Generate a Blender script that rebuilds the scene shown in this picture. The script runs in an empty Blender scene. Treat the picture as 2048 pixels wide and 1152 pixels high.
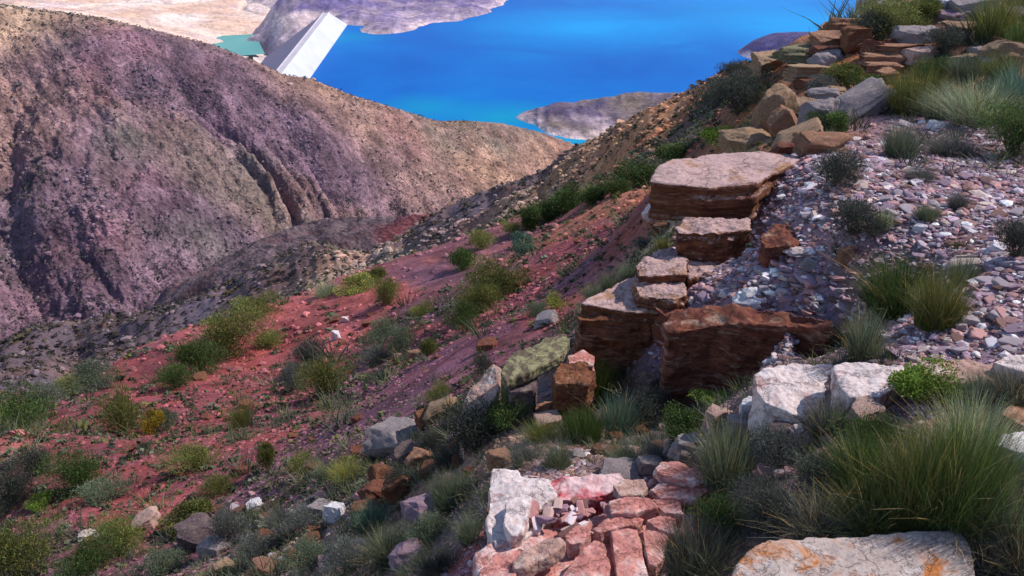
import bpy, bmesh, math, random
import numpy as np
from mathutils import Vector, Matrix
R = math.radians
sc = bpy.context.scene
# ------------------------------------------------------------------ camera
PITCH, F = 26.0, 1774.0
cd = bpy.data.cameras.new('camera'); cam = bpy.data.objects.new('camera', cd)
sc.collection.objects.link(cam); sc.camera = cam
cd.sensor_width = 36; cd.lens = 36*F/2048; cd.clip_start = .05; cd.clip_end = 30000
cam.location = (0, 0, 0); cam.rotation_euler = (R(90-PITCH), 0, 0)
# ------------------------------------------------------------------ light
SUN_EL, SUN_AZ = 46.0, 72.0       # azimuth clockwise from the view direction (+Y)
w = bpy.data.worlds.new('World'); sc.world = w; w.use_nodes = True
nt = w.node_tree; bg = nt.nodes['Background']
sky = nt.nodes.new('ShaderNodeTexSky'); sky.sky_type = 'NISHITA'; sky.sun_disc = False
sky.sun_elevation = R(SUN_EL); sky.sun_rotation = R(SUN_AZ); sky.altitude = 1500
nt.links.new(sky.outputs[0], bg.inputs[0]); bg.inputs[1].default_value = 0.15
sl = bpy.data.lights.new('sun', 'SUN'); sl.energy = 3.8; sl.angle = R(.6); sl.color = (1, .93, .83)
sun = bpy.data.objects.new('sun', sl); sc.collection.objects.link(sun)
sun.rotation_euler = (R(90-SUN_EL), 0, R(180-SUN_AZ))
sc.view_settings.view_transform = 'Standard'; sc.view_settings.look = 'None'
sc.view_settings.exposure = 0.32; sc.view_settings.gamma = 1
sc.cycles.max_bounces = 5; sc.cycles.diffuse_bounces = 3; sc.cycles.volume_bounces = 1
# ------------------------------------------------------------------ maths
sp, cp = math.sin(R(PITCH)), math.cos(R(PITCH))
def px(u, v):
    """pixel -> azimuth, downward tangent (z = -t*r)"""
    a = np.asarray(u, float)-1024; b = 576-np.asarray(v, float)
    y = F*cp+b*sp; z = -F*sp+b*cp
    h = np.hypot(a, y)
    return np.arctan2(a, y), -z/h
def onz(u, v, z):
    az, t = px(u, v); r = -z/t
    return float(r*np.sin(az)), float(r*np.cos(az))
def hsh(ix, iy, iz):
    n = (ix.astype(np.uint32)*np.uint32(374761393) + iy.astype(np.uint32)*np.uint32(668265263) + iz.astype(np.uint32)*np.uint32(2147483647)+np.uint32(97))
    n = (n ^ (n >> np.uint32(13)))*np.uint32(1274126177)
    n = (n ^ (n >> np.uint32(16)))*np.uint32(2246822519); n ^= n >> np.uint32(15)
    return n.astype(np.float64)/4294967295.0
def vn(x, y, z=None):
    x = np.asarray(x, float); y = np.asarray(y, float); z = np.zeros_like(x) if z is None else np.asarray(z, float)
    x0, y0, z0 = np.floor(x), np.floor(y), np.floor(z)
    fx, fy, fz = x-x0, y-y0, z-z0
    fx = fx*fx*(3-2*fx); fy = fy*fy*(3-2*fy); fz = fz*fz*(3-2*fz)
    xi, yi, zi = x0.astype(np.int64), y0.astype(np.int64), z0.astype(np.int64)
    o = 0
    for dz in (0, 1):
        wz = fz if dz else 1-fz
        for dy in (0, 1):
            wy = fy if dy else 1-fy
            for dx in (0, 1):
                wx = fx if dx else 1-fx
                o = o + hsh(xi+dx, yi+dy, zi+dz)*wx*wy*wz
    return o*2-1
def fbm(x, y, z=None, o=4, g=.5):
    s = 0; a = 1; k = 1; z = np.zeros_like(np.asarray(x, float)) if z is None else z
    for i in range(o):
        s = s+a*vn(x*k+i*17.3, y*k-i*9.1, z*k+i*5.7); a *= g; k *= 2.03
    return s
class TPS:
    def __init__(s, pts, hid=(), sa=1.5):
        P = []
        for u, v, r in pts:
            az, t = px(u, v); P.append((float(az)*sa, math.log(r), float(t)))
        for az, r, t in hid: P.append((R(az)*sa, math.log(r), t))
        P = np.array(P); s.sa = sa; s.c = P[:, :2]; n = len(P)
        K = s.k(s.c[:, None]-s.c[None]) + np.eye(n)*2e-4
        A = np.zeros((n+3, n+3)); A[:n, :n] = K; A[:n, n] = A[n, :n] = 1; A[:n, n+1:] = s.c; A[n+1:, :n] = s.c.T
        s.w = np.linalg.solve(A, np.r_[P[:, 2], 0, 0, 0])
    def k(s, d):
        q = (d**2).sum(-1); return q*np.log(q+1e-12)*.5
    def __call__(s, az, r):
        a = np.stack([az*s.sa, np.log(r)], -1).reshape(-1, 2); o = np.empty(len(a))
        for i in range(0, len(a), 40000):
            b = a[i:i+40000]
            o[i:i+40000] = s.k(b[:, None]-s.c[None])@s.w[:-3]+s.w[-3]+b@s.w[-2:]
        return -(o.reshape(az.shape))*r
# ------------------------------------------------------------------ object helpers
def tag(o, label=None, cat=None, group=None, kind=None):
    if label: o['label'] = label
    if cat: o['category'] = cat
    if group: o['group'] = group
    if kind: o['kind'] = kind
    return o
def link(o): sc.collection.objects.link(o); return o
def mesh(name, V, Fc, mat=None, col=None, smooth=True, nper=None):
    """V (n,3); Fc (m,k) array"""
    me = bpy.data.meshes.new(name); V = np.asarray(V, np.float32); Fc = np.asarray(Fc, np.int32)
    me.vertices.add(len(V)); me.vertices.foreach_set('co', V.ravel())
    m, k = Fc.shape; me.loops.add(m*k); me.loops.foreach_set('vertex_index', Fc.ravel())
    me.polygons.add(m); me.polygons.foreach_set('loop_start', np.arange(0, m*k, k, dtype=np.int32))
    me.update(calc_edges=True)
    me.polygons.foreach_set('use_smooth', np.full(m, smooth))
    if col is not None:
        a = me.color_attributes.new('Col', 'FLOAT_COLOR', 'POINT')
        c = np.ones((len(V), 4), np.float32); c[:, :3] = col; a.data.foreach_set('color', c.ravel())
    if mat: me.materials.append(mat)
    return me
def obj(name, me, parent=None):
    o = bpy.data.objects.new(name, me); link(o)
    if parent: o.parent = parent
    return o
def gridfaces(n, m):
    i = np.arange((n-1)*(m-1)); a = (i//(m-1))*m+i % (m-1)
    return np.stack([a, a+m, a+m+1, a+1], -1)
# ------------------------------------------------------------------ materials
def newmat(name, rough=.9, spec=.2):
    m = bpy.data.materials.new(name); m.use_nodes = True; t = m.node_tree
    b = t.nodes['Principled BSDF']; b.inputs['Roughness'].default_value = rough
    b.inputs['Specular IOR Level'].default_value = spec
    return m, t, b
def N(t, ty, **kw):
    n = t.nodes.new(ty)
    for k, v in kw.items():
        if k in n.inputs.keys() and not hasattr(n, k): n.inputs[k].default_value = v
        else: setattr(n, k, v)
    return n
def noise(t, scale, detail=5, rough=.6, vec=None, obj=True, dist=0):
    n = t.nodes.new('ShaderNodeTexNoise'); n.inputs['Scale'].default_value = scale
    n.inputs['Detail'].default_value = detail; n.inputs['Roughness'].default_value = rough; n.inputs['Distortion'].default_value = dist
    if vec is None: vec = t.nodes.new('ShaderNodeTexCoord').outputs['Object']
    t.links.new(vec, n.inputs['Vector']); return n
def ramp(t, src, stops):
    r = t.nodes.new('ShaderNodeValToRGB'); e = r.color_ramp.elements
    while len(e) < len(stops): e.new(.5)
    for el, (p, c) in zip(e, stops):
        el.position = p; el.color = (*c, 1) if not np.isscalar(c) else (c, c, c, 1)
    t.links.new(src, r.inputs[0]); return r
def mix(t, a, b, fac, mode='MIX'):
    m = t.nodes.new('ShaderNodeMix'); m.data_type = 'RGBA'; m.blend_type = mode
    for s, v in ((0, fac), (6, a), (7, b)):
        if hasattr(v, 'links') or hasattr(v, 'is_linked'): t.links.new(v, m.inputs[s])
        else: m.inputs[s].default_value = v if np.isscalar(v) else (*v, 1)
    return m.outputs[2]
def bump(t, b, src, strength, dist):
    n = t.nodes.new('ShaderNodeBump'); n.inputs['Strength'].default_value = strength; n.inputs['Distance'].default_value = dist
    t.links.new(src, n.inputs['Height']); t.links.new(n.outputs[0], b.inputs['Normal']); return n
def pos(t): return t.nodes.new('ShaderNodeNewGeometry').outputs['Position']
def polar(t):
    """position divided by a smoothed distance, so pebbles and clods stay in keeping with the soil they belong to"""
    return pos(t)

def ground_mat(name, s1, s2, s3, bd, lo=.55, hi=1.5, spk=.35):
    m, t, b = newmat(name, .95, .1)
    a = t.nodes.new('ShaderNodeAttribute'); a.attribute_name = 'Col'
    P = pos(t)
    n1 = noise(t, s1, 8, .68, P); n2 = noise(t, s2, 7, .68, P); v = t.nodes.new('ShaderNodeTexVoronoi'); v.inputs['Scale'].default_value = s3
    t.links.new(P, v.inputs['Vector'])
    c = mix(t, a.outputs['Color'], ramp(t, n1.outputs['Fac'], [(.3, lo), (.7, hi)]).outputs[0], 1, 'MULTIPLY')
    c = mix(t, c, ramp(t, n2.outputs['Fac'], [(.32, .55), (.5, 1.0), (.68, 1.35)]).outputs[0], .8, 'MULTIPLY')
    c = mix(t, c, ramp(t, v.outputs['Color'], [(0, (.6, .55, .6)), (1, (1.5, 1.4, 1.35))]).outputs[0], spk, 'MULTIPLY')
    t.links.new(c, b.inputs['Base Color'])
    bump(t, b, mix(t, n2.outputs['Fac'], v.outputs['Distance'], .4), .8, bd)
    return m
def rock_mat(name, c1, c2, stain=None, amt=.5, strata=0, scale=1.0, stain2=None, top=None):
    m, t, b = newmat(name, .88, .2)
    tc = t.nodes.new('ShaderNodeTexCoord').outputs['Object']
    mp = t.nodes.new('ShaderNodeMapping'); t.links.new(tc, mp.inputs[0]); mp.inputs['Scale'].default_value = (1, 1, 1+strata)
    V = mp.outputs[0]
    n1 = noise(t, 5*scale, 6, .65, V, dist=.3); n2 = noise(t, 28*scale, 5, .65, V); n3 = noise(t, 3.1*scale, 5, .7, V, dist=.6)
    c = ramp(t, n1.outputs['Fac'], [(.33, c1), (.66, c2)]).outputs[0]
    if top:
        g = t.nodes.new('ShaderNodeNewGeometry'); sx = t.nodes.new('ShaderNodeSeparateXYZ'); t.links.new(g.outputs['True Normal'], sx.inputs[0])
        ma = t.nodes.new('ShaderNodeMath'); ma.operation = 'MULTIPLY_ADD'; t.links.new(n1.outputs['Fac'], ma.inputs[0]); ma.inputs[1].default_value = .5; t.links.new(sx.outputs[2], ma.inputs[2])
        c = mix(t, c, top, ramp(t, ma.outputs[0], [(.75, 0.), (1.0, 1.)]).outputs[0])  # upward faces paler; the shade of the sides is put into the colour
    if stain: c = mix(t, c, stain, ramp(t, n3.outputs['Fac'], [(.5-.14*amt+.06, 0.), (.58-.14*amt+.1, 1.)]).outputs[0])
    if stain2:
        n4 = noise(t, 4.3*scale, 6, .75, V); c = mix(t, c, stain2, ramp(t, n4.outputs['Fac'], [(.56, 0.), (.64, .9)]).outputs[0])
    c = mix(t, c, ramp(t, n2.outputs['Fac'], [(.3, .6), (.5, 1.0), (.72, 1.3)]).outputs[0], .85, 'MULTIPLY')
    oi = t.nodes.new('ShaderNodeObjectInfo')
    c = mix(t, c, oi.outputs['Color'], 1, 'MULTIPLY')
    w1 = mix(t, V, n1.outputs['Color'], .18); vo = t.nodes.new('ShaderNodeTexVoronoi'); vo.feature = 'DISTANCE_TO_EDGE'; vo.inputs['Scale'].default_value = 3.2*scale
    t.links.new(w1, vo.inputs['Vector']); ck = ramp(t, vo.outputs['Distance'], [(.0, .45), (.022, 1.)]).outputs[0]
    c = mix(t, c, ck, .75, 'MULTIPLY')
    t.links.new(c, b.inputs['Base Color'])
    bump(t, b, mix(t, mix(t, n1.outputs['Fac'], n2.outputs['Fac'], .5), ck, .35), .8, .035/scale)
    return m
def attr_mat(name, objcol=False, rough=.85, trans=0, bs=0):
    m, t, b = newmat(name, rough, .15)
    a = t.nodes.new('ShaderNodeAttribute'); a.attribute_name = 'Col'; c = a.outputs['Color']
    if objcol:
        oi = t.nodes.new('ShaderNodeObjectInfo'); c = mix(t, c, oi.outputs['Color'], 1, 'MULTIPLY')
    if bs:
        n = noise(t, bs, 4, .6, pos(t)); c = mix(t, c, ramp(t, n.outputs['Fac'], [(.3, .6), (.7, 1.3)]).outputs[0], 1, 'MULTIPLY')
    t.links.new(c, b.inputs['Base Color'])
    if trans:
        out = t.nodes['Material Output']; tr = t.nodes.new('ShaderNodeBsdfTranslucent'); t.links.new(c, tr.inputs[0])
        mx = t.nodes.new('ShaderNodeMixShader'); mx.inputs[0].default_value = trans
        t.links.new(b.outputs[0], mx.inputs[1]); t.links.new(tr.outputs[0], mx.inputs[2]); t.links.new(mx.outputs[0], out.inputs[0])
    return m
# ------------------------------------------------------------------ near terrain (one heightfield from the feet to the valley)
near_pts = [
 # plateau on the right
 (2048,1152,2.1),(1700,1152,1.98),(1450,1100,2.05),(1480,1000,2.4),(1850,1000,2.3),(2048,950,2.4),(1600,880,2.65),(1900,800,2.85),(2048,740,3.1),
 (1500,815,3.05),(1480,778,4.0),(1590,748,4.0),(1520,760,4.05),(1700,700,3.4),(1590,655,4.0),(1480,610,4.4),(1400,590,4.65),(1440,524,5.4),(1375,530,5.3),(1500,540,4.85),(1400,780,4.15),(1900,600,3.8),(1700,500,4.6),(1560,470,5.0),(1560,350,6.0),(2000,450,4.9),
 (1800,300,7.0),(2000,280,7.2),(1650,280,7.6),(1540,285,7.9),(1800,150,10.5),(2040,120,10.5),(1650,200,9.5),(1480,300,8.4),
 (1560,125,13),(1650,85,14),(1750,15,17),(2040,-30,18),(2350,300,7),(2350,700,3),(2350,1100,1.9),(2350,0,16),(1500,160,12.5),(1520,230,10.2),
 # front of the ledges, hollow
 (1200,800,4.35),(1300,850,3.85),(1200,900,3.45),(1100,900,3.4),(1000,850,4.1),(900,900,4.5),(900,1000,3.6),(850,1100,3.1),(700,1152,3.5),
 (1000,1152,2.35),(1300,1152,2.32),(1150,1152,2.36),(1380,1040,2.62),(1200,1000,2.85),(1060,760,5.0),(1140,700,5.4),(1180,640,6.2),(1060,960,2.95),
 # red slope
 (1000,650,9),(900,700,9),(800,800,8),(700,900,6.8),(600,1000,6.2),(500,1100,5.6),(300,1152,6.3),(0,1152,8),(0,1000,10.5),(250,1000,9),(250,880,13),
 (500,850,12),(500,740,20),(700,700,17),(700,800,11.5),(900,600,18),(1100,560,14),(1200,500,14.5),(1250,560,8.5),(1100,480,24),(1250,420,19),(1300,480,10),(1285,385,22),
 # its crest
 (-300,1020,13),(0,885,15.5),(120,810,19),(230,742,26),(400,690,30),(520,650,33),(640,605,35),(750,572,37),(900,507,40),(1040,442,43),(1180,392,38),(1275,357,30),
 # rusty flank and far ridge
 (1330,290,42),(1400,230,40),(1400,180,52),(1350,192,62),(1450,142,48),(1250,241,92),(1190,276,122),(1250,300,62),(1150,340,88),(1050,388,98),(1330,240,50),
 # spur crest
 (1155,292,138),(1085,342,152),(1030,362,158),(960,384,165),(890,415,165),(800,470,150),(740,505,140),(690,500,152),(640,484,158),(600,492,162),(540,519,172),(450,570,182),(400,588,186),
 (295,623,192),(66,650,200),(0,690,192),(-200,760,180),
 (0,790,100),(100,765,104),(300,695,115),(500,625,122),(700,562,112),(850,500,105),(950,440,105),(1040,405,90),(780,520,118),(620,540,135),
]
near_hid = [(-35,30,.76),(-25,45,.72),(-15,55,.64),(-8,65,.56),(0,65,.47),(5,60,.415),(-42,25,.78),(-30,60,.70),(-42,60,.72),
 (12,20,.36),(14,26,.34),(12,28,.335),(16,24,.29),(19,28,.27),(23,34,.25),(30,34,.22),(40,34,.2),(20,90,.32),(28,90,.32),(40,90,.3),(17,150,.36),(25,200,.42),(40,200,.42),
 (10,180,.42),(6,210,.46),(0,230,.52),(-8,230,.56),(-15,240,.62),(-25,270,.66),(-35,270,.68),(-45,270,.68),
 (-45,500,.62),(-20,500,.62),(0,500,.6),(20,500,.58),(45,500,.55),
 (-45,.7,2.6),(-20,.7,2.5),(0,.7,2.35),(20,.7,2.35),(45,.7,2.3),(-45,3,1.15),(-30,3.2,1.1),(-45,12,.82)]
nearT = TPS(near_pts, near_hid)
def near_noise(x, y, r):
    s = 0
    for i, L in enumerate((40, 17, 7, 3, 1.3, .55, .24, .11)):
        amp = L*(.055 if L > 1.5 else .085)*np.clip((r/L-1.2)/5, 0, 1)
        amp = amp*np.clip(1.5-np.maximum(r/L-260, 0)/300, 0, 1)
        k = vn(x/L+i*3.7, y/L-i*8.3)
        if i in (1, 2): k = .6-1.6*np.abs(k)
        s = s+amp*k
    return s*np.clip(.45+(r-6)/25, .45, 1.15)*np.clip(1+(r-55)/60, 1, 1.9)
NA, NR = 1200, 1050
AZ = np.linspace(R(-63), R(63), NA); LR = np.linspace(math.log(.7), math.log(520), NR)
A2, L2 = np.meshgrid(AZ, LR, indexing='ij'); R2 = np.exp(L2)
X2, Y2 = R2*np.sin(A2), R2*np.cos(A2)
cgA, cgL = np.meshgrid(np.linspace(AZ[0], AZ[-1], 300), np.linspace(LR[0], LR[-1], 350), indexing='ij')
cT = -nearT(np.clip(cgA, R(-48), R(50)), np.exp(cgL))/np.exp(cgL)
def bil(G, a, l, a0, a1, l0, l1):
    n, m = G.shape
    i = np.clip((a-a0)/(a1-a0)*(n-1), 0, n-1.001); j = np.clip((l-l0)/(l1-l0)*(m-1), 0, m-1.001)
    i0 = i.astype(int); j0 = j.astype(int); fi = i-i0; fj = j-j0
    return (G[i0, j0]*(1-fi)*(1-fj)+G[i0+1, j0]*fi*(1-fj)+G[i0, j0+1]*(1-fi)*fj+G[i0+1, j0+1]*fi*fj)
Z2 = -bil(cT, A2, L2, AZ[0], AZ[-1], LR[0], LR[-1])*R2 + near_noise(X2, Y2, R2)
def settle(Z, A, Rr, crest, r0, wd):
    """raise or lower a ridge until its crest runs at the height it has in the place"""
    az, t = px([c[0] for c in crest], [c[1] for c in crest])
    a1 = A[:, 0]; w_ = np.clip((Rr-r0)/wd, 0, 1); w_ = w_*w_*(3-2*w_)
    tgt = np.interp(a1, az, t); ins = np.clip(1-np.maximum(az[0]-a1, a1-az[-1])/R(3), 0, 1)
    for _ in range(4):
        T = -Z/Rr; T = np.where(w_ > .3, T, 9); d = (tgt-T.min(1))*ins
        d = np.convolve(np.pad(d, 4, 'edge'), np.ones(9)/9, 'valid'); Z = Z-d[:, None]*Rr*w_
    return Z
_r0 = np.interp(A2, [float(px(1230, 250)[0]), float(px(1330, 220)[0])], [48, 22])
Z2 = settle(Z2, A2, R2, [(-300,770),(-100,728),(0,690),(66,652),(150,642),(295,624),(400,590),(450,572),(500,540),(540,520),(600,493),(640,484),(690,499),(740,505),(800,470),(890,416),(960,385),(1030,362),(1085,342),(1120,313),(1155,291),(1190,276),(1250,242),(1300,217),(1350,193),(1400,170),(1450,143),(1480,125)], _r0, 22)
def near_z(x, y):
    x = np.asarray(x, float); y = np.asarray(y, float)
    return bil(Z2, np.arctan2(x, y), np.log(np.hypot(x, y)+1e-9), AZ[0], AZ[-1], LR[0], LR[-1])
def cast(u, v, rmax=400):
    """first point of the near terrain seen through a pixel"""
    az, t = px(u, v); l = np.linspace(math.log(1.2), math.log(rmax), 2600); r = np.exp(l)
    z = bil(Z2, np.full_like(l, float(az)), l, AZ[0], AZ[-1], LR[0], LR[-1])
    k = np.nonzero(z >= -t*r)[0]; k = k[0] if len(k) else 2599
    return float(r[k]*np.sin(az)), float(r[k]*np.cos(az)), float(z[k])
# soil colours, seeded at places on the ground
RED, PUR, RUST, ROSE = (.215,.056,.062), (.165,.070,.092), (.27,.11,.055), (.30,.085,.085)
GRV, EARTH, DK, TAN, OLV = (.24,.15,.18), (.22,.13,.10), (.13,.085,.085), (.40,.26,.16), (.19,.15,.08)
VIO = (.115,.078,.088)
soil = [ # u, v, colour, stones, scrub
 (100,1100,PUR,.3,.5),(300,1000,RED,.3,.3),(120,900,RED,.2,.3),(280,780,RED,.2,.15),(420,900,RED,.4,.2),(550,700,RED,.3,.1),(700,600,ROSE,.1,.0),(640,650,ROSE,.3,.1),
 (600,800,RED,.4,.4),(720,760,PUR,.3,.4),(820,800,PUR,.3,.1),(900,720,(.185,.07,.095),.1,.0),(780,690,RED,.2,.2),(880,620,PUR,.2,.2),(1000,700,(.185,.07,.095),.1,.1),(1090,640,RED,.2,.1),
 (840,560,PUR,.1,.0),(1150,500,RED,.3,.1),(1120,560,PUR,.4,.2),(1230,460,(.3,.09,.07),.2,.1),(1250,400,(.3,.11,.07),.2,.1),(1040,600,RED,.4,.1),(450,1020,PUR,.5,.4),(650,900,PUR,.4,.2),
 (550,980,PUR,.6,.6),(600,1120,EARTH,.6,1),(750,1100,EARTH,.4,1),(850,950,EARTH,.3,1),(900,1050,DK,.3,1),(1000,900,EARTH,.3,1),(1200,850,DK,.2,1),(1350,830,DK,.2,1),(1100,780,DK,.2,.5),
 (30,1130,PUR,.2,.8),(20,915,(.22,.08,.08),.2,.4),(150,822,RED,.2,.3),(1180,960,EARTH,.8,.1),(1100,1080,ROSE,.7,0),(1300,1100,ROSE,.7,0),
 (1430,1100,DK,.1,1),(1550,1000,DK,.2,1),(1750,950,DK,.1,1),(1950,1000,DK,.1,1),(1500,880,DK,.3,.8),(2040,850,EARTH,.4,.3),(1650,760,DK,.3,.5),
 (1450,580,GRV,1,0),(1600,600,GRV,1,0),(1700,640,EARTH,.7,.5),(1900,700,GRV,.9,.1),(1650,450,GRV,1,0),(1850,500,GRV,1,0),(2000,550,GRV,1,.1),(2000,400,GRV,1,.1),(1800,380,GRV,1,0),(1600,380,GRV,1,0),
 (1950,330,GRV,.8,.3),(1700,300,GRV,.8,.1),(1860,260,GRV,.6,.4),(1600,270,RUST,.3,.4),(1500,285,TAN,.1,.1),(1700,200,RUST,.4,.7),(1850,180,RUST,.4,.9),(2000,150,(.24,.13,.07),.4,.9),(1700,120,RUST,.5,.5),
 (1850,60,RUST,.5,.7),(2000,40,OLV,.3,.8),(1620,130,RUST,.4,.3),(1470,190,DK,.2,.8),(1700,40,RUST,.5,.3),
 (1350,240,RUST,.6,.4),(1300,280,RUST,.7,.4),(1400,200,RUST,.5,.6),(1250,270,(.3,.16,.08),.6,.5),(1200,310,(.30,.15,.09),.7,.5),(1250,320,(.32,.16,.09),.6,.4),(1120,350,(.28,.17,.11),.7,.5),(1050,390,(.3,.19,.14),.9,.4),
 (980,390,VIO,.2,.7),(900,425,VIO,.2,.8),(950,435,(.28,.16,.14),1,.4),(880,470,(.21,.14,.14),1,.6),(800,500,(.21,.15,.12),.9,.6),(720,530,(.28,.17,.13),1,.5),(660,500,(.17,.13,.10),.3,.7),(600,520,VIO,.4,.7),(560,560,VIO,.4,.9),
 (450,610,VIO,.2,1),(300,660,VIO,.2,1),(100,720,VIO,.2,1),(20,740,VIO,.2,1),(640,560,(.2,.14,.11),.6,.9),(500,620,VIO,.2,1)]
SD = []
for u, v, c, g, s in soil:
    x, y, z = cast(u, v); SD.append((math.atan2(x, y), math.log(math.hypot(x, y)), *c, g, s))
SD = np.array(SD)
def soil_at(x, y):
    sh = np.shape(x); x = np.ravel(x); y = np.ravel(y); out = np.empty((len(x), 5))
    for i in range(0, len(x), 50000):
        a, b = x[i:i+50000], y[i:i+50000]; r = np.hypot(a, b)
        az = np.arctan2(a, b)+.035*vn(a/r*14, b/r*14, np.log(r)*9); l = np.log(r)+.07*vn(a/r*15+9, b/r*15, np.log(r)*10)
        d = (az[:, None]-SD[:, 0])**2*1.6+(l[:, None]-SD[:, 1])**2*.9
        wt = 1/(d+2e-4)**2.6
        out[i:i+50000] = wt@SD[:, 2:]/wt.sum(1)[:, None]
    return out.reshape(*sh, 5)
M_ground = ground_mat('soil', 1.7, 9, 34, .02)
cs = soil_at(X2, Y2)
# coarse soil blotches (colour of the ground itself), tied to world position
bl = 1+.32*fbm(np.log(R2)*9, A2*13, o=4)
g_col = cs[..., :3]*bl[..., None]
_hue = fbm(A2*21, L2*17+3, o=3); g_col[..., 0] *= 1+.13*_hue; g_col[..., 2] *= 1-.16*_hue
ground = obj('ground', mesh('ground', np.stack([X2, Y2, Z2], -1).reshape(-1, 3), gridfaces(NA, NR)[:, ::-1], M_ground, g_col.reshape(-1, 3)))
# the same hillside carried round behind the viewpoint, and the spot underfoot
jj = np.arange(0, NR, 3); th = np.linspace(R(63), R(297), 240); q_ = ((th-th[0])/(th[-1]-th[0]))[:, None]; q_ = q_*q_*(3-2*q_)
Rs = np.exp(LR[jj])[None]+0*q_; Xs, Ys = Rs*np.sin(th)[:, None], Rs*np.cos(th)[:, None]
ed = np.clip(np.minimum(q_, 1-q_)*8, 0, 1)*near_noise(Xs, Ys, Rs)
Zs = Z2[-1][jj][None]*(1-q_)+Z2[0][jj][None]*q_+ed
cS = g_col[-1][jj][None]*(1-q_[..., None])+g_col[0][jj][None]*q_[..., None]
tag(obj('ground', mesh('ground', np.stack([Xs, Ys, Zs], -1).reshape(-1, 3), gridfaces(240, len(jj))[:, ::-1], M_ground, cS.reshape(-1, 3))), 'earth slope continuing behind the viewpoint', kind='structure')
ta = np.concatenate([AZ[::6], th[1:-1]]); zi = np.concatenate([Z2[::6, 0], Zs[1:-1, 0]]); ta = np.append(ta, ta[0]+2*np.pi); zi = np.append(zi, zi[0])
kr = np.linspace(0.02, 1, 14)[None]; Zc = zi.mean()*(1-kr)+zi[:, None]*kr; Xc, Yc = .7*kr*np.sin(ta)[:, None], .7*kr*np.cos(ta)[:, None]
tag(obj('ground', mesh('ground', np.stack([Xc, Yc, Zc], -1).reshape(-1, 3), gridfaces(len(ta), 14)[:, ::-1], M_ground, np.broadcast_to(np.array(EARTH), (len(ta)*14, 3)))), 'trodden earth underfoot at the viewpoint', kind='structure')
tag(ground, 'red and purple earth slope falling from the stony ridge into the valley', kind='structure')

# ------------------------------------------------------------------ hills beyond
def sheet(name, T, a0, a1, r0, r1, na, nr, disp, colf, mat, label, crest=None):
    az = np.linspace(R(a0), R(a1), na); r = np.exp(np.linspace(math.log(r0), math.log(r1), nr))
    A, Rr = np.meshgrid(az, r, indexing='ij'); X, Y = Rr*np.sin(A), Rr*np.cos(A); Z = T(A, Rr)
    Z = Z+disp(X, Y, A, Rr, Z)
    if crest: Z = settle(Z, A, Rr, crest[0], *crest[1:])
    o = obj(name, mesh(name, np.stack([X, Y, Z], -1).reshape(-1, 3), gridfaces(na, nr)[:, ::-1], mat, colf(X, Y, Z).reshape(-1, 3)))
    tag(o, label, kind='structure'); return o, (A, Rr, X, Y, Z)
hill_T = TPS([(0,15,530),(100,22,530),(200,35,530),(300,58,529),(430,90,528),(520,124,526),(620,158,525),(700,188,535),(800,218,550),(880,241,567),(930,240,575),(1000,245,590),(1080,263,612),(1150,287,645),
  (0,300,436),(0,500,384),(0,650,350),(200,400,401),(200,600,355),(200,200,461),(400,180,497),(400,300,455),(400,450,409),(400,560,375),(600,300,479),(600,400,445),(600,480,420),(800,300,519),(800,380,488),(800,440,470),
  (1000,300,566),(900,400,495),(1000,360,530),(1100,310,600),(1150,330,600),(-300,0,520),(-300,400,400),(-300,650,340),(0,130,490),(0,60,515),(600,220,500),(300,120,505)],
 [(-45,620,.2),(-30,640,.18),(-20,640,.24),(-12,640,.28),(-5,680,.33),(2,720,.36),(7,760,.38),(12,700,.42),(20,700,.5),(-45,850,.35),(-20,850,.36),(0,900,.38),(20,900,.5),(12,500,.5),(12,600,.46)], sa=1.0)
def hill_disp(X, Y, A, Rr, Z):
    # gullies run down and to the right; coordinates across / along them
    c, s = math.cos(R(-38)), math.sin(R(-38))
    wx = X+22*vn(X/70, Y/70); wy = Y+22*vn(X/70+9, Y/70)
    a = (wx*c-wy*s); b = (wx*s+wy*c)
    f = np.clip((525+np.abs(A+.15)*60-Rr)/70, .08, 1)
    g1 = 1-np.abs(vn(a/46, b/190))*2.2; g2 = 1-np.abs(vn(a/19+5, b/62))*2; g3 = 1-np.abs(vn(a/8+5, b/22))*2
    return f*(-11*np.clip(g1, 0, 1)**1.5-4.8*np.clip(g2, 0, 1)-1.8*np.clip(g3, 0, 1)+1)+ f*3.4*fbm(X/14, Y/14, o=6, g=.66) + .6*vn(X/3, Y/3)
def hill_col(X, Y, Z):
    a = np.arctan2(X, Y); r = np.hypot(X, Y)
    k = np.clip((Z+165)/75, 0, 1)                        # sunlit warmth put into the colour towards the crest
    n = fbm(X/60, Y/60, o=4); k2 = np.clip(.42*k+.3*n+.5*np.clip((a+.24)*4, -.6, 1.5), 0, 1)[..., None]  # the sunny right half is coloured warmer as well
    c = np.array([.155, .100, .130])*(1-k2)+np.array([.46, .285, .16])*k2
    kt = np.clip((Z+92+8*n)/10, 0, 1)[..., None]*.75; c = c*(1-kt)+np.array([.46, .31, .20])*kt  # sand of the high crest, its sunlight put into the colour
    n2 = fbm(X/9, Y/9, o=4)[..., None]; c = c*(1+.38*n2)
    n3 = np.clip(fbm(X/35+40, Y/35, o=3)*1.5-.35, 0, 1)[..., None]
    c = c*(1-n3*.3)+np.array([.28, .12, .13])*n3*.3
    n4 = np.clip(fbm(X/45, Y/45+80, o=3)*1.4-.3, 0, 1)[..., None]
    return c*(1-n4*.55)+np.array([.115, .125, .10])*n4*.55
M_hill = ground_mat('hill_soil', .09, .5, .8, 1.8, lo=.5, hi=1.5, spk=.9)
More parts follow.
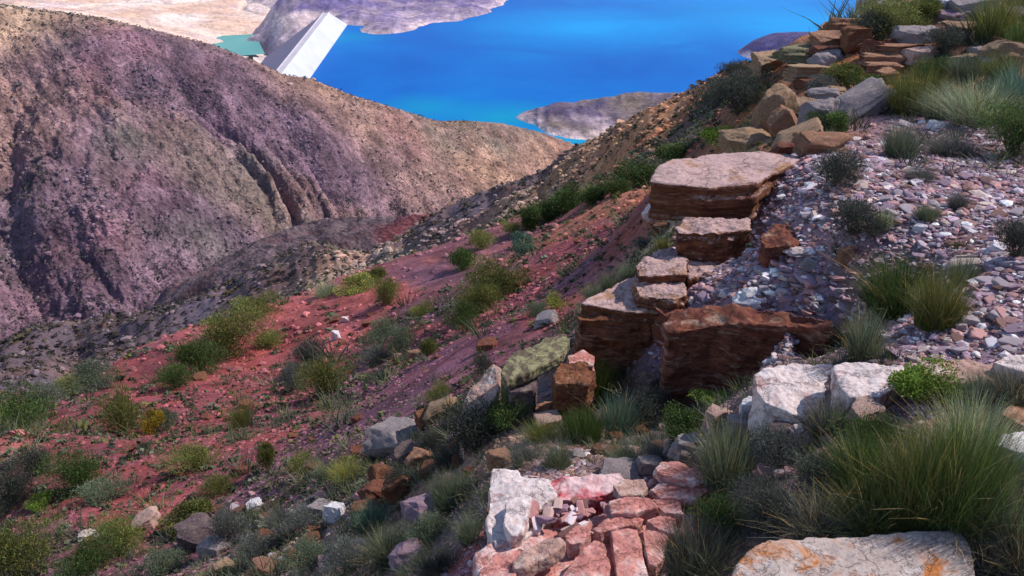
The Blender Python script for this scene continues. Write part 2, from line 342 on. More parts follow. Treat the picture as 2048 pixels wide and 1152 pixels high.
hill, HG = sheet('hills', hill_T, -46, 16, 310, 900, 800, 520, hill_disp, hill_col, M_hill, 'bare gullied mountainside of violet and tan scree across the valley',
  ([(-200,-10),(0,9),(100,22),(200,34),(300,58),(430,91),(520,126),(565,149),(620,157),(700,189),(800,219),(860,238),(880,242),(930,241),(1000,246),(1080,264),(1150,289)], 430, 70))
spur_T = TPS([(300,614,290),(380,562,300),(448,514,312),(520,478,330),(590,451,340),(720,434,342),(860,429,335),(950,410,330),(450,580,245),(560,505,255),(700,480,240),(850,445,255),(640,460,310),(760,470,270)],
 [(-25,240,.56),(-25,340,.52),(-18,400,.5),(-10,420,.46),(-4,420,.46),(2,400,.48),(5,330,.46),(-14,200,.6),(-4,200,.55),(3,200,.5),(-30,290,.58)], sa=1.0)
def spur_disp(X, Y, A, Rr, Z): return 3.2*fbm(X/26, Y/26, o=6, g=.6)-2.2*np.abs(vn(X/12, Y/34))
def spur_col(X, Y, Z):
    a = np.arctan2(X, Y); k = np.clip(1-np.abs(a+.118)/.055, 0, 1)*np.clip((335-np.hypot(X, Y))/40, 0, 1)
    k = np.clip(k*2+.4*fbm(X/12, Y/12, o=3), 0, 1)[..., None]
    c = np.array([.11, .08, .088])*(1-k)+np.array([.15, .05, .055])*k
    return c*(1+.3*fbm(X/8, Y/8, o=4)[..., None])
sheet('hills', spur_T, -32, 8, 190, 430, 460, 260, spur_disp, spur_col, M_hill, 'low dark spur with a red earth scar below the mountainside',
  ([(400,550),(448,513),(520,478),(590,452),(650,436),(720,433),(800,434),(860,430)], 270, 40))
# the lake and its shores
WZ = -250.0
def shore_col(base, top):
    def f(X, Y, Z):
        n = fbm(X/40, Y/40, o=4); h = Z-WZ
        k = np.clip(.5+.9*n, 0, 1)[..., None]; c = np.array(base)*(1-k)+np.array(top)*k
        q = np.clip(1-(h+3*n)/7.5, 0, 1)[..., None]*np.clip(1.1+1.0*vn(X/55, Y/55), .25, 1)[..., None]
        c = c*(1-q)+np.array([.62, .48, .47])*q
        st = (.5+.5*np.sin(h*1.9+2*n))[..., None]; c = c*(1+.16*st*np.clip(1.6-np.abs(h-9)/9, 0, 1)[..., None])
        return c*(1+.22*fbm(X/9, Y/9, o=3)[..., None])
    return f
M_far = ground_mat('shore_soil', .03, .14, .4, 1.2, lo=.7, hi=1.3, spk=.4)
pen_T = TPS([(1040,225,947),(1070,238,905),(1100,251,875),(1150,264,858),(1200,276,850),(1090,212,945),(1150,201,955),(1260,186,965),(1330,187,965),(1400,190,950),(1150,230,905),(1220,235,900),(1300,230,900)],
 [(1.0,960,.285),(1.0,880,.30),(3,1010,.262),(7,1030,.258),(11,1040,.256),(16,1020,.26),(3,830,.315),(7,790,.335),(14,780,.34),(20,900,.29),(10,1150,.26),(0,1100,.27),(-2,940,.3)], sa=1.0)
sheet('hills', pen_T, -2, 20, 780, 1150, 380, 220, lambda X, Y, A, Rr, Z: 2.4*fbm(X/26, Y/26, o=5)-2.0*np.abs(vn(X/11, Y/30)), shore_col((.12,.09,.14), (.20,.15,.12)), M_far, 'pale edged peninsula reaching into the lake')
isl_T = TPS([(1486,108,1290),(1505,84,1310),(1556,66,1320),(1620,66,1320),(1700,80,1320),(1560,95,1270)],
 [(13,1290,.215),(15.5,1420,.2),(19,1450,.2),(23,1400,.2),(16,1210,.225),(21,1200,.225),(12,1500,.22),(25,1300,.205)], sa=1.0)
sheet('hills', isl_T, 11, 27, 1180, 1500, 200, 100, lambda X, Y, A, Rr, Z: 1.6*fbm(X/26, Y/26, o=4), shore_col((.09,.07,.17), (.12,.09,.18)), M_far, 'dark violet headland behind the rocky ridge at the lake')
far_T = TPS([(690,52,1520),(730,66,1440),(760,73,1420),(800,72,1430),(835,57,1470),(870,46,1510),(920,42,1530),(960,26,1600),(1010,6,1720),(1060,-20,1880),
  (455,100,1640),(500,62,1650),(530,30,1690),(548,5,1740),(600,45,1600),(655,27,1545),(700,22,1580),(760,12,1640),(850,0,1700),(760,45,1500),(820,30,1580),(560,60,1580),(620,10,1650),(625,54,1600),(572,84,1585),(520,104,1625)],
 [(-15.5,1690,.20),(-16.5,1600,.215),(-14,1900,.155),(-12,1900,.12),(-6,1900,.118),(-2,1950,.125),(-8,1400,.205),(-4,1450,.195),(-1,1580,.175),(1,1750,.158),(3,1950,.145),(-12.5,1540,.19),(-14.5,1560,.20),(-6,1340,.215),(-10,2400,.09),(0,2400,.1),(-18,2400,.12),(-18,1800,.19)], sa=1.0)
def far_disp(X, Y, A, Rr, Z): return 4*fbm(X/60, Y/60, o=5, g=.55)-3*np.abs(vn(X/22, Y/60))*np.clip((Z-WZ)/10, 0, 1)
sheet('hills', far_T, -18, 5, 1320, 2500, 560, 320, far_disp, shore_col((.17,.13,.26), (.30,.23,.28)), M_far, 'far lake shore with pale waterline bands beside the dam')
val_T = TPS([(0,0,2300),(130,-5,2200),(300,40,1760),(430,75,1700),(520,30,2000),(300,0,2150),(200,20,1950),(400,20,2050),(440,98,1620),(330,70,1620),(470,85,1690),(120,60,1500)],
 [(-35,1400,.2),(-25,1350,.215),(-15,1350,.215),(-8,1400,.215),(-8,2400,.13),(-20,2700,.105),(-38,2700,.1),(-10,3000,.09)], sa=1.0)
def val_disp(X, Y, A, Rr, Z):
    n = vn(X/130+2, Y/260+1); ch = np.clip(1-np.abs(n)*7, 0, 1)
    return -7*ch+5*np.abs(vn(X/80, Y/80))+2.5*fbm(X/35, Y/35, o=4)
def val_col(X, Y, Z):
    n = fbm(X/90, Y/160, o=4); k = np.clip(.5+.8*n, 0, 1)[..., None]
    c = np.array([.66, .44, .32])*(1-k)+np.array([.80, .66, .58])*k
    m = np.clip(1-np.abs(vn(X/130+2, Y/260+1))*9, 0, 1)[..., None]; c = c*(1-.6*m)+np.array([.35, .30, .22])*.6*m
    n2 = np.clip(fbm(X/45+7, Y/45, o=3)*1.3-.3, 0, 1)[..., None]; return c*(1-.5*n2)+np.array([.42, .28, .34])*.5*n2
sheet('terrain', val_T, -38, -7, 1380, 3000, 420, 300, val_disp, val_col, M_far, 'pale sandy valley floor below the dam')

def water_mat(name, c1, c2, c3, sc1, patches=()):
    m, t, b = newmat(name, .3, .004); P = pos(t)
    n = noise(t, sc1, 4, .55, P, dist=.5)
    c = ramp(t, n.outputs['Fac'], [(.3, c1), (.52, c2), (.75, c3)]).outputs[0]
    for (x, y), rad, col, st in patches:
        d = t.nodes.new('ShaderNodeVectorMath'); d.operation = 'DISTANCE'; t.links.new(P, d.inputs[0]); d.inputs[1].default_value = (x, y, WZ)
        a = t.nodes.new('ShaderNodeMath'); a.operation = 'MULTIPLY_ADD'; t.links.new(n.outputs['Fac'], a.inputs[0]); a.inputs[1].default_value = .9; 
        q = t.nodes.new('ShaderNodeMath'); q.operation = 'DIVIDE'; t.links.new(d.outputs['Value'], q.inputs[0]); q.inputs[1].default_value = rad
        t.links.new(q.outputs[0], a.inputs[2]); c = mix(t, c, col, ramp(t, a.outputs[0], [(.5, st), (1.45, 0.)]).outputs[0])
    t.links.new(c, b.inputs['Base Color'])
    n2 = noise(t, .25, 4, .6, P); bump(t, b, n2.outputs['Fac'], .3, .5); return m
TEAL = (0, .28, .43)
M_water = water_mat('lake_water', (0, .095, .41), (0, .13, .47), (0, .19, .51), .004, [
  (onz(1000,235,WZ), 170, TEAL, .9), (onz(860,215,WZ), 130, TEAL, .7), (onz(1150,275,WZ), 120, (.01,.32,.50), .9), (onz(700,75,WZ), 130, TEAL, .5),
  (onz(1180,50,WZ), 420, (0,.33,.72), .75), (onz(1560,40,WZ), 560, (0,.33,.72), .8), (onz(1400,-20,WZ), 600, (0,.30,.72), .7)])
poly = [onz(608,153,WZ), onz(690,48,WZ), onz(712,25,WZ), onz(1000,-60,WZ), onz(1700,-75,WZ), onz(3600,-60,WZ), onz(3300,420,WZ), onz(1000,420,WZ), onz(560,330,WZ), onz(540,190,WZ)]
def flat_poly(name, pts, z, mat):
    bm = bmesh.new(); f = bm.faces.new([bm.verts.new((x, y, z)) for x, y in pts]); f.normal_update()
    if f.normal.z < 0: f.normal_flip()
    me = bpy.data.meshes.new(name); bm.to_mesh(me); bm.free(); me.materials.append(mat); return obj(name, me)
tag(flat_poly('lake', poly, WZ, M_water), 'deep blue reservoir water below the mountains', kind='structure')
PZ = -291.0
tag(flat_poly('water', [onz(395,74,PZ), onz(510,68,PZ), onz(530,108,PZ), onz(430,115,PZ), onz(400,92,PZ)], PZ, water_mat('pond_water', (.10,.30,.29), (.13,.35,.32), (.16,.40,.36), .01)), 'small teal pool in the valley below the dam', kind='structure')
# ------------------------------------------------------------------ dam
def quad_strip(name, prof0, prof1, mat, parent, n=40, amp=0):
    """lofts a cross-section polyline from one end of the dam to the other"""
    p0 = np.array(prof0, float); p1 = np.array(prof1, float); k = len(p0)
    tt = np.linspace(0, 1, n)[:, None, None]; V = (p0[None]*(1-tt)+p1[None]*tt)
    Vf = V.reshape(-1, 3); Fc = gridfaces(n, k)
    Fc = np.concatenate([Fc]); me = mesh(name, Vf, Fc, mat, smooth=False)
    bm = bmesh.new(); bm.from_mesh(me)
    for e in (0, n-1):
        bm.verts.ensure_lookup_table(); bm.faces.new([bm.verts[e*k+i] for i in range(k)])
    bmesh.ops.recalc_face_normals(bm, faces=bm.faces); bm.to_mesh(me); bm.free()
    return obj(name, me, parent)
def conc(name, c, sc_):
    m, t, b = newmat(name, .8, .2); n = noise(t, sc_, 5, .6, pos(t))
    t.links.new(ramp(t, n.outputs['Fac'], [(.3, tuple(x*.88 for x in c)), (.7, tuple(min(1, x*1.08) for x in c))]).outputs[0], b.inputs['Base Color']); return m
CZ = WZ+24
a0 = Vector((*onz(608,153,WZ), WZ)); a1 = Vector((*onz(690,47,WZ), WZ)); b0 = Vector((*onz(567,147,CZ), CZ)); b1 = Vector((*onz(657,29,CZ), CZ))
ax = (a1-a0).normalized(); a0 -= ax*90; b0 -= (b1-b0).normalized()*90; a1 += ax*12; b1 += ax*12
dam = obj('dam', None); dam.location = a0
tag(dam, 'rockfill dam with a white sloping concrete face holding back the lake', 'dam')
def loc(*p): return [tuple(q-a0) for q in p]
def low(top, toe, k): return top+(toe-top)*k
perp = Vector((-ax.y, ax.x, 0)); perp.normalize(); perp *= (1 if perp.x < 0 else -1); dn = Vector((0, 0, -1))
face0 = [a0-perp*18+dn*14, b0, b0+perp*1+dn*30, a0+dn*40]; face1 = [a1-perp*18+dn*14, b1, b1+perp*1+dn*30, a1+dn*40]
quad_strip('concrete_face', loc(*[face0[0], face0[1], face0[2], face0[3], face0[0]]), loc(*[face1[0], face1[1], face1[2], face1[3], face1[0]]), conc('white_concrete', (.56,.55,.59), .03), dam)
cr0, cr1 = b0+perp*.4, b1+perp*.4
up = Vector((0, 0, 1))
def box_prof(p, q, h, wd, lo=-.5): return ([p+up*lo, p+up*h, p+perp*wd+up*h, p+perp*wd+up*lo, p+up*lo], [q+up*lo, q+up*h, q+perp*wd+up*h, q+perp*wd+up*lo, q+up*lo])
p0, p1 = box_prof(cr0, cr1, .6, 9); quad_strip('crest_road', loc(*p0), loc(*p1), conc('crest_paving', (.5,.45,.5), .1), dam)
p0, p1 = box_prof(cr0-perp*.6, cr1-perp*.6, 2.4, .8); quad_strip('parapet', loc(*p0), loc(*p1), conc('parapet_concrete', (.74,.72,.76), .1), dam)
p0, p1 = box_prof(cr0+perp*8.9, cr1+perp*8.9, 1.8, .8); quad_strip('parapet', loc(*p0), loc(*p1), conc('parapet_concrete_outer', (.6,.56,.62), .1), dam)
t0, t1 = cr0+perp*112+dn*70, cr1+perp*112+dn*70
d0 = [cr0+perp*9.7, t0, t0+dn*10, cr0+perp*9.7+dn*80, cr0+perp*9.7]; d1 = [cr1+perp*9.7, t1, t1+dn*10, cr1+perp*9.7+dn*80, cr1+perp*9.7]
quad_strip('rockfill_face', loc(*d0), loc(*d1), conc('rockfill', (.23,.19,.26), .09), dam)
# ------------------------------------------------------------------ prototypes for stones and plants
def ico(sub):
    bm = bmesh.new(); bmesh.ops.create_icosphere(bm, subdivisions=sub, radius=1)
    V = np.array([v.co[:] for v in bm.verts]); Fc = np.array([[v.index for v in f.verts] for f in bm.faces]); bm.free(); return V, Fc
ICO = {k: ico(k) for k in (1, 2, 3, 4, 5)}
def rock_shape(sub, seed, cuts=9, box=.55, rough=.05, strata=0):
    """boulder: a ball cut by joint planes, then weathered"""
    rg = np.random.RandomState(seed); V, Fc = ICO[sub]; V = V.copy()
    nrm = [np.array(n, float) for n in ((0, 0, 1), (0, 0, -1), (1, 0, 0), (-1, 0, 0), (0, 1, 0), (0, -1, 0))]
    for n in nrm:
        n = n+rg.normal(0, .16, 3); n /= np.linalg.norm(n); d = rg.uniform(box, box+.18)
        V -= np.maximum(V@n-d, 0)[:, None]*n
    for _ in range(cuts):
        n = rg.normal(0, 1, 3); n /= np.linalg.norm(n); d = rg.uniform(.6, .85)
        V -= np.maximum(V@n-d, 0)[:, None]*n
    V /= np.abs(V).max(0)
    if rough:
        o = rg.uniform(0, 50, 3)
        n = fbm(V[:, 0]*2+o[0], V[:, 1]*2+o[1], V[:, 2]*2+o[2], o=5, g=.6)
        V *= (1+rough*n)[:, None]
    if strata:
        q = vn(V[:, 2]*6+seed, V[:, 0]*.8, V[:, 1]*.8); V[:, :2] *= (1+strata*np.sign(q)*np.abs(q)**.5)[:, None]
    return V, Fc
def merge(tmpls, pos_, scl, rotz, tilt, cols, rg):
    """many copies in one mesh; tmpls list of (V,F)"""
    Vs, Fs, Cs, off = [], [], [], 0; ti = rg.randint(0, len(tmpls), len(pos_))
    for k, (V, Fc) in enumerate(tmpls):
        s = np.nonzero(ti == k)[0]
        if not len(s): continue
        P = V[None]*scl[s][:, None, :]
        c, q = np.cos(tilt[s])[:, None], np.sin(tilt[s])[:, None]
        y, z = P[..., 1]*c-P[..., 2]*q, P[..., 1]*q+P[..., 2]*c; x = P[..., 0]
        c, q = np.cos(rotz[s])[:, None], np.sin(rotz[s])[:, None]
        P = np.stack([x*c-y*q, x*q+y*c, z], -1)+pos_[s][:, None, :]
        Vs.append(P.reshape(-1, 3)); Cs.append(np.repeat(cols[s], len(V), 0))
        Fs.append((Fc[None]+(np.arange(len(s))*len(V))[:, None, None]+off).reshape(-1, Fc.shape[1])); off += len(s)*len(V)
    return np.concatenate(Vs), np.concatenate(Fs), np.concatenate(Cs)
def blades(rg, n, H, spread, lean, wd, droop=.3, seg=3, hv=.35):
    """tuft of n curved blades of height about H from a base disc"""
    a = rg.uniform(0, 2*np.pi, n); rad = spread*np.sqrt(rg.uniform(0, 1, n))*.5
    bx, by = rad*np.cos(a), rad*np.sin(a)
    ad = a+rg.normal(0, 1.15, n); ln = lean*(.35+rad/(spread*.5)*.65)*np.minimum(np.exp(rg.normal(-.15, .42, n)), 1.9); h = H*rg.uniform(1-hv*1.6, 1, n)*(1-.25*(rad/(spread*.5))**2)
    t = np.linspace(0, 1, seg+1)[None, :]
    out = (ln[:, None]*(t*.6+droop*t**2))
    cx = bx[:, None]+np.cos(ad)[:, None]*out; cy = by[:, None]+np.sin(ad)[:, None]*out; cz = h[:, None]*(t-droop*.28*t**2*ln[:, None]/max(lean, 1e-3))
    f = rg.uniform(0, 2*np.pi, n); wx, wy = np.cos(f)[:, None]*wd*(1-t*.85), np.sin(f)[:, None]*wd*(1-t*.85)
    V = np.stack([np.stack([cx-wx, cy-wy, cz], -1), np.stack([cx+wx, cy+wy, cz], -1)], 2).reshape(-1, 3)
    b = (np.arange(n)*2*(seg+1))[:, None]+np.arange(seg)[None]*2; b = b.ravel()
    return V, np.stack([b, b+1, b+3, b+2], -1), (seg+1)*2
M_plant = attr_mat('plant_green', True, .75, .25)
M_twig = attr_mat('twig_brown', True, .9)
def grass_me(name, seed, n, H=1, spread=.5, lean=.5, wd=.012, droop=.35, tone=.35, warm=.15):
    rg = np.random.RandomState(seed); V, Fc, k = blades(rg, n, H, spread, lean, wd, droop)
    b = np.exp(rg.normal(0, tone*1.3, n)); c = np.stack([b*(1+warm*rg.normal(0, 1, n)), b, b*(1+.12*rg.normal(0, 1, n))], -1)
    dry = rg.uniform(0, 1, n) < .13; c[dry] = np.array([2.3, 1.7, 1.1])*b[dry][:, None]
    return mesh(name, V, Fc, M_plant, np.repeat(np.clip(c, .15, 3), k, 0))
def lobes(rg, n, flat):
    c = rg.normal(0, .2, (n, 3)); c[:, 2] = rg.uniform(.18, .62, n)*flat; s = rg.uniform(.2, .36, n); return c, s
def shrub_me(seed, nl=9, nleaf=2600, leaf=.035, flat=1., spiky=0.):
    """returns foliage mesh, stems mesh; unit size: radius about .5, height about 1"""
    rg = np.random.RandomState(seed); c, s = lobes(rg, nl, flat); i = rg.randint(0, nl, nleaf)
    d = rg.normal(0, 1, (nleaf, 3)); d /= np.linalg.norm(d, axis=1)[:, None]
    rr = s[i]*(rg.uniform(0, 1, nleaf)**.28)*(1+.14*rg.normal(0, 1, nleaf)); rr = np.abs(rr)
    P = c[i]+d*rr[:, None]*np.array([1, 1, .8]); P[:, 2] = np.abs(P[:, 2])
    ax_ = d*.5+np.array([0, 0, .6])+rg.normal(0, .45, (nleaf, 3)); ax_ /= np.linalg.norm(ax_, axis=1)[:, None]
    sd = np.cross(ax_, rg.normal(0, 1, (nleaf, 3))); sd /= np.linalg.norm(sd, axis=1)[:, None]
    L = leaf*rg.uniform(.7, 1.5, nleaf)[:, None]*(1+spiky*2); W = L*(.32 if not spiky else .1)
    V = np.stack([P-sd*W*.3, P+ax_*L*.5-sd*W, P+ax_*L, P+ax_*L*.5+sd*W], 1).reshape(-1, 3)
    Fc = np.arange(nleaf*4).reshape(-1, 4); V[:, :2] *= 1.0
    lt = np.exp(rg.normal(0, .25, nl))[i]*np.exp(rg.normal(0, .28, nleaf))
    col = np.stack([lt*(1+.15*rg.normal(0, 1, nleaf)), lt, lt*.95], -1)
    lt = None; fm = mesh('foliage', V, Fc, M_plant, np.repeat(np.clip(col, .15, 3), 4, 0))
    # stems: thin prisms fanning from the base into the lobes
    Vs, Fs = [], []; ns = 26
    for k in range(ns):
        e = c[k % nl]+rg.normal(0, .09, 3); e[2] = abs(e[2])+.08; b0_ = np.array([rg.normal(0, .04), rg.normal(0, .04), -.03]); m_ = (b0_+e)/2+rg.normal(0, .04, 3)
        o = len(Vs)*3
        for q, (pp, rd) in enumerate(((b0_, .014), (m_, .010), (e, .004))):
            Vs.append([pp+np.array([math.cos(a), math.sin(a), 0])*rd for a in (0, 2.1, 4.2)])
        for q in range(2):
            for a in range(3): Fs.append([o+q*3+a, o+q*3+(a+1) % 3, o+q*3+3+(a+1) % 3, o+q*3+3+a])
    Vs = np.array(Vs).reshape(-1, 3); sm = mesh('stems', Vs, np.array(Fs), M_twig, np.ones((len(Vs), 3)))
    return fm, sm
GRASS = {k: [grass_me('grass_blades', 100+i*7+ord(k), *a) for i in range(4)] for k, a in {
  'G': (1000, 1, .6, .36, .0050, .5), 'T': (1600, 1, .8, .42, .0045, .7), 'D': (1300, .8, .95, .55, .0055, .6), 'B': (2200, 1, .9, .34, .0044, .6), 'P': (130, 1, .5, .5, .005, .6)}.items()}
SHRUB = {k: [shrub_me(300+i*11+ord(k), *a) for i in range(4)] for k, a in {
  'S': (13, 9000, .040, .9, 0.), 'Y': (9, 7000, .040, 1., 0.), 'O': (15, 10000, .038, 1., .1), 'K': (13, 8000, .034, 1., .25)}.items()}
COL = {'dark green': (.070,.108,.032), 'olive': (.14,.15,.045), 'bright green': (.19,.27,.05), 'yellow green': (.28,.28,.08), 'grey green': (.125,.15,.10), 'grey': (.115,.12,.115), 'dark grey': (.062,.067,.058),
       'pale green': (.27,.30,.19), 'teal green': (.10,.17,.13), 'golden': (.42,.32,.05), 'dry': (.34,.28,.17)}
STEMC = (.16, .11, .08, 1)
def plant(u, v, wpx, hpx, kind, colour, label, group=None, xy=None):
    x, y, z = cast(u, v); d = math.sqrt(x*x+y*y+z*z); rgp = random.Random(int(u*31+v*17))
    wd, ht = wpx*d/F, hpx*d/F*1.12
    is_g = kind in GRASS; nm = 'grass_tuft' if is_g else 'shrub'
    c = COL[colour]; j = rgp.uniform(.85, 1.2); cc = (c[0]*j, c[1]*j, c[2]*j, 1); rz = rgp.uniform(0, 6.28)
    k = rgp.randrange(4)
    if is_g:
        o = obj(nm, GRASS[kind][k]); o.color = cc
        o.location = (x, y, z-.02*ht); o.rotation_euler[2] = rz; o.scale = (wd*.82, wd*.82, ht)
        tag(o, label, 'grass', group)
        if d < 5 and wpx > 90:
            q = obj('dry_blades', GRASS['P'][k], o); q.color = (.34,.27,.14,1); q.scale = (1.25, 1.25, 1.0); q['label'] = 'sparse straw coloured dry blades'
        return o
    fm, sm = SHRUB[kind][k]
    o = obj(nm, None); o.location = (x, y, z-.03*ht); o.rotation_euler[2] = rz; o.scale = (wd*.95, wd*.95, ht)
    tag(o, label, 'shrub', group)
    f = obj('foliage', fm, o); f.color = cc
    s = obj('stems', sm, o); s.color = STEMC
    return o
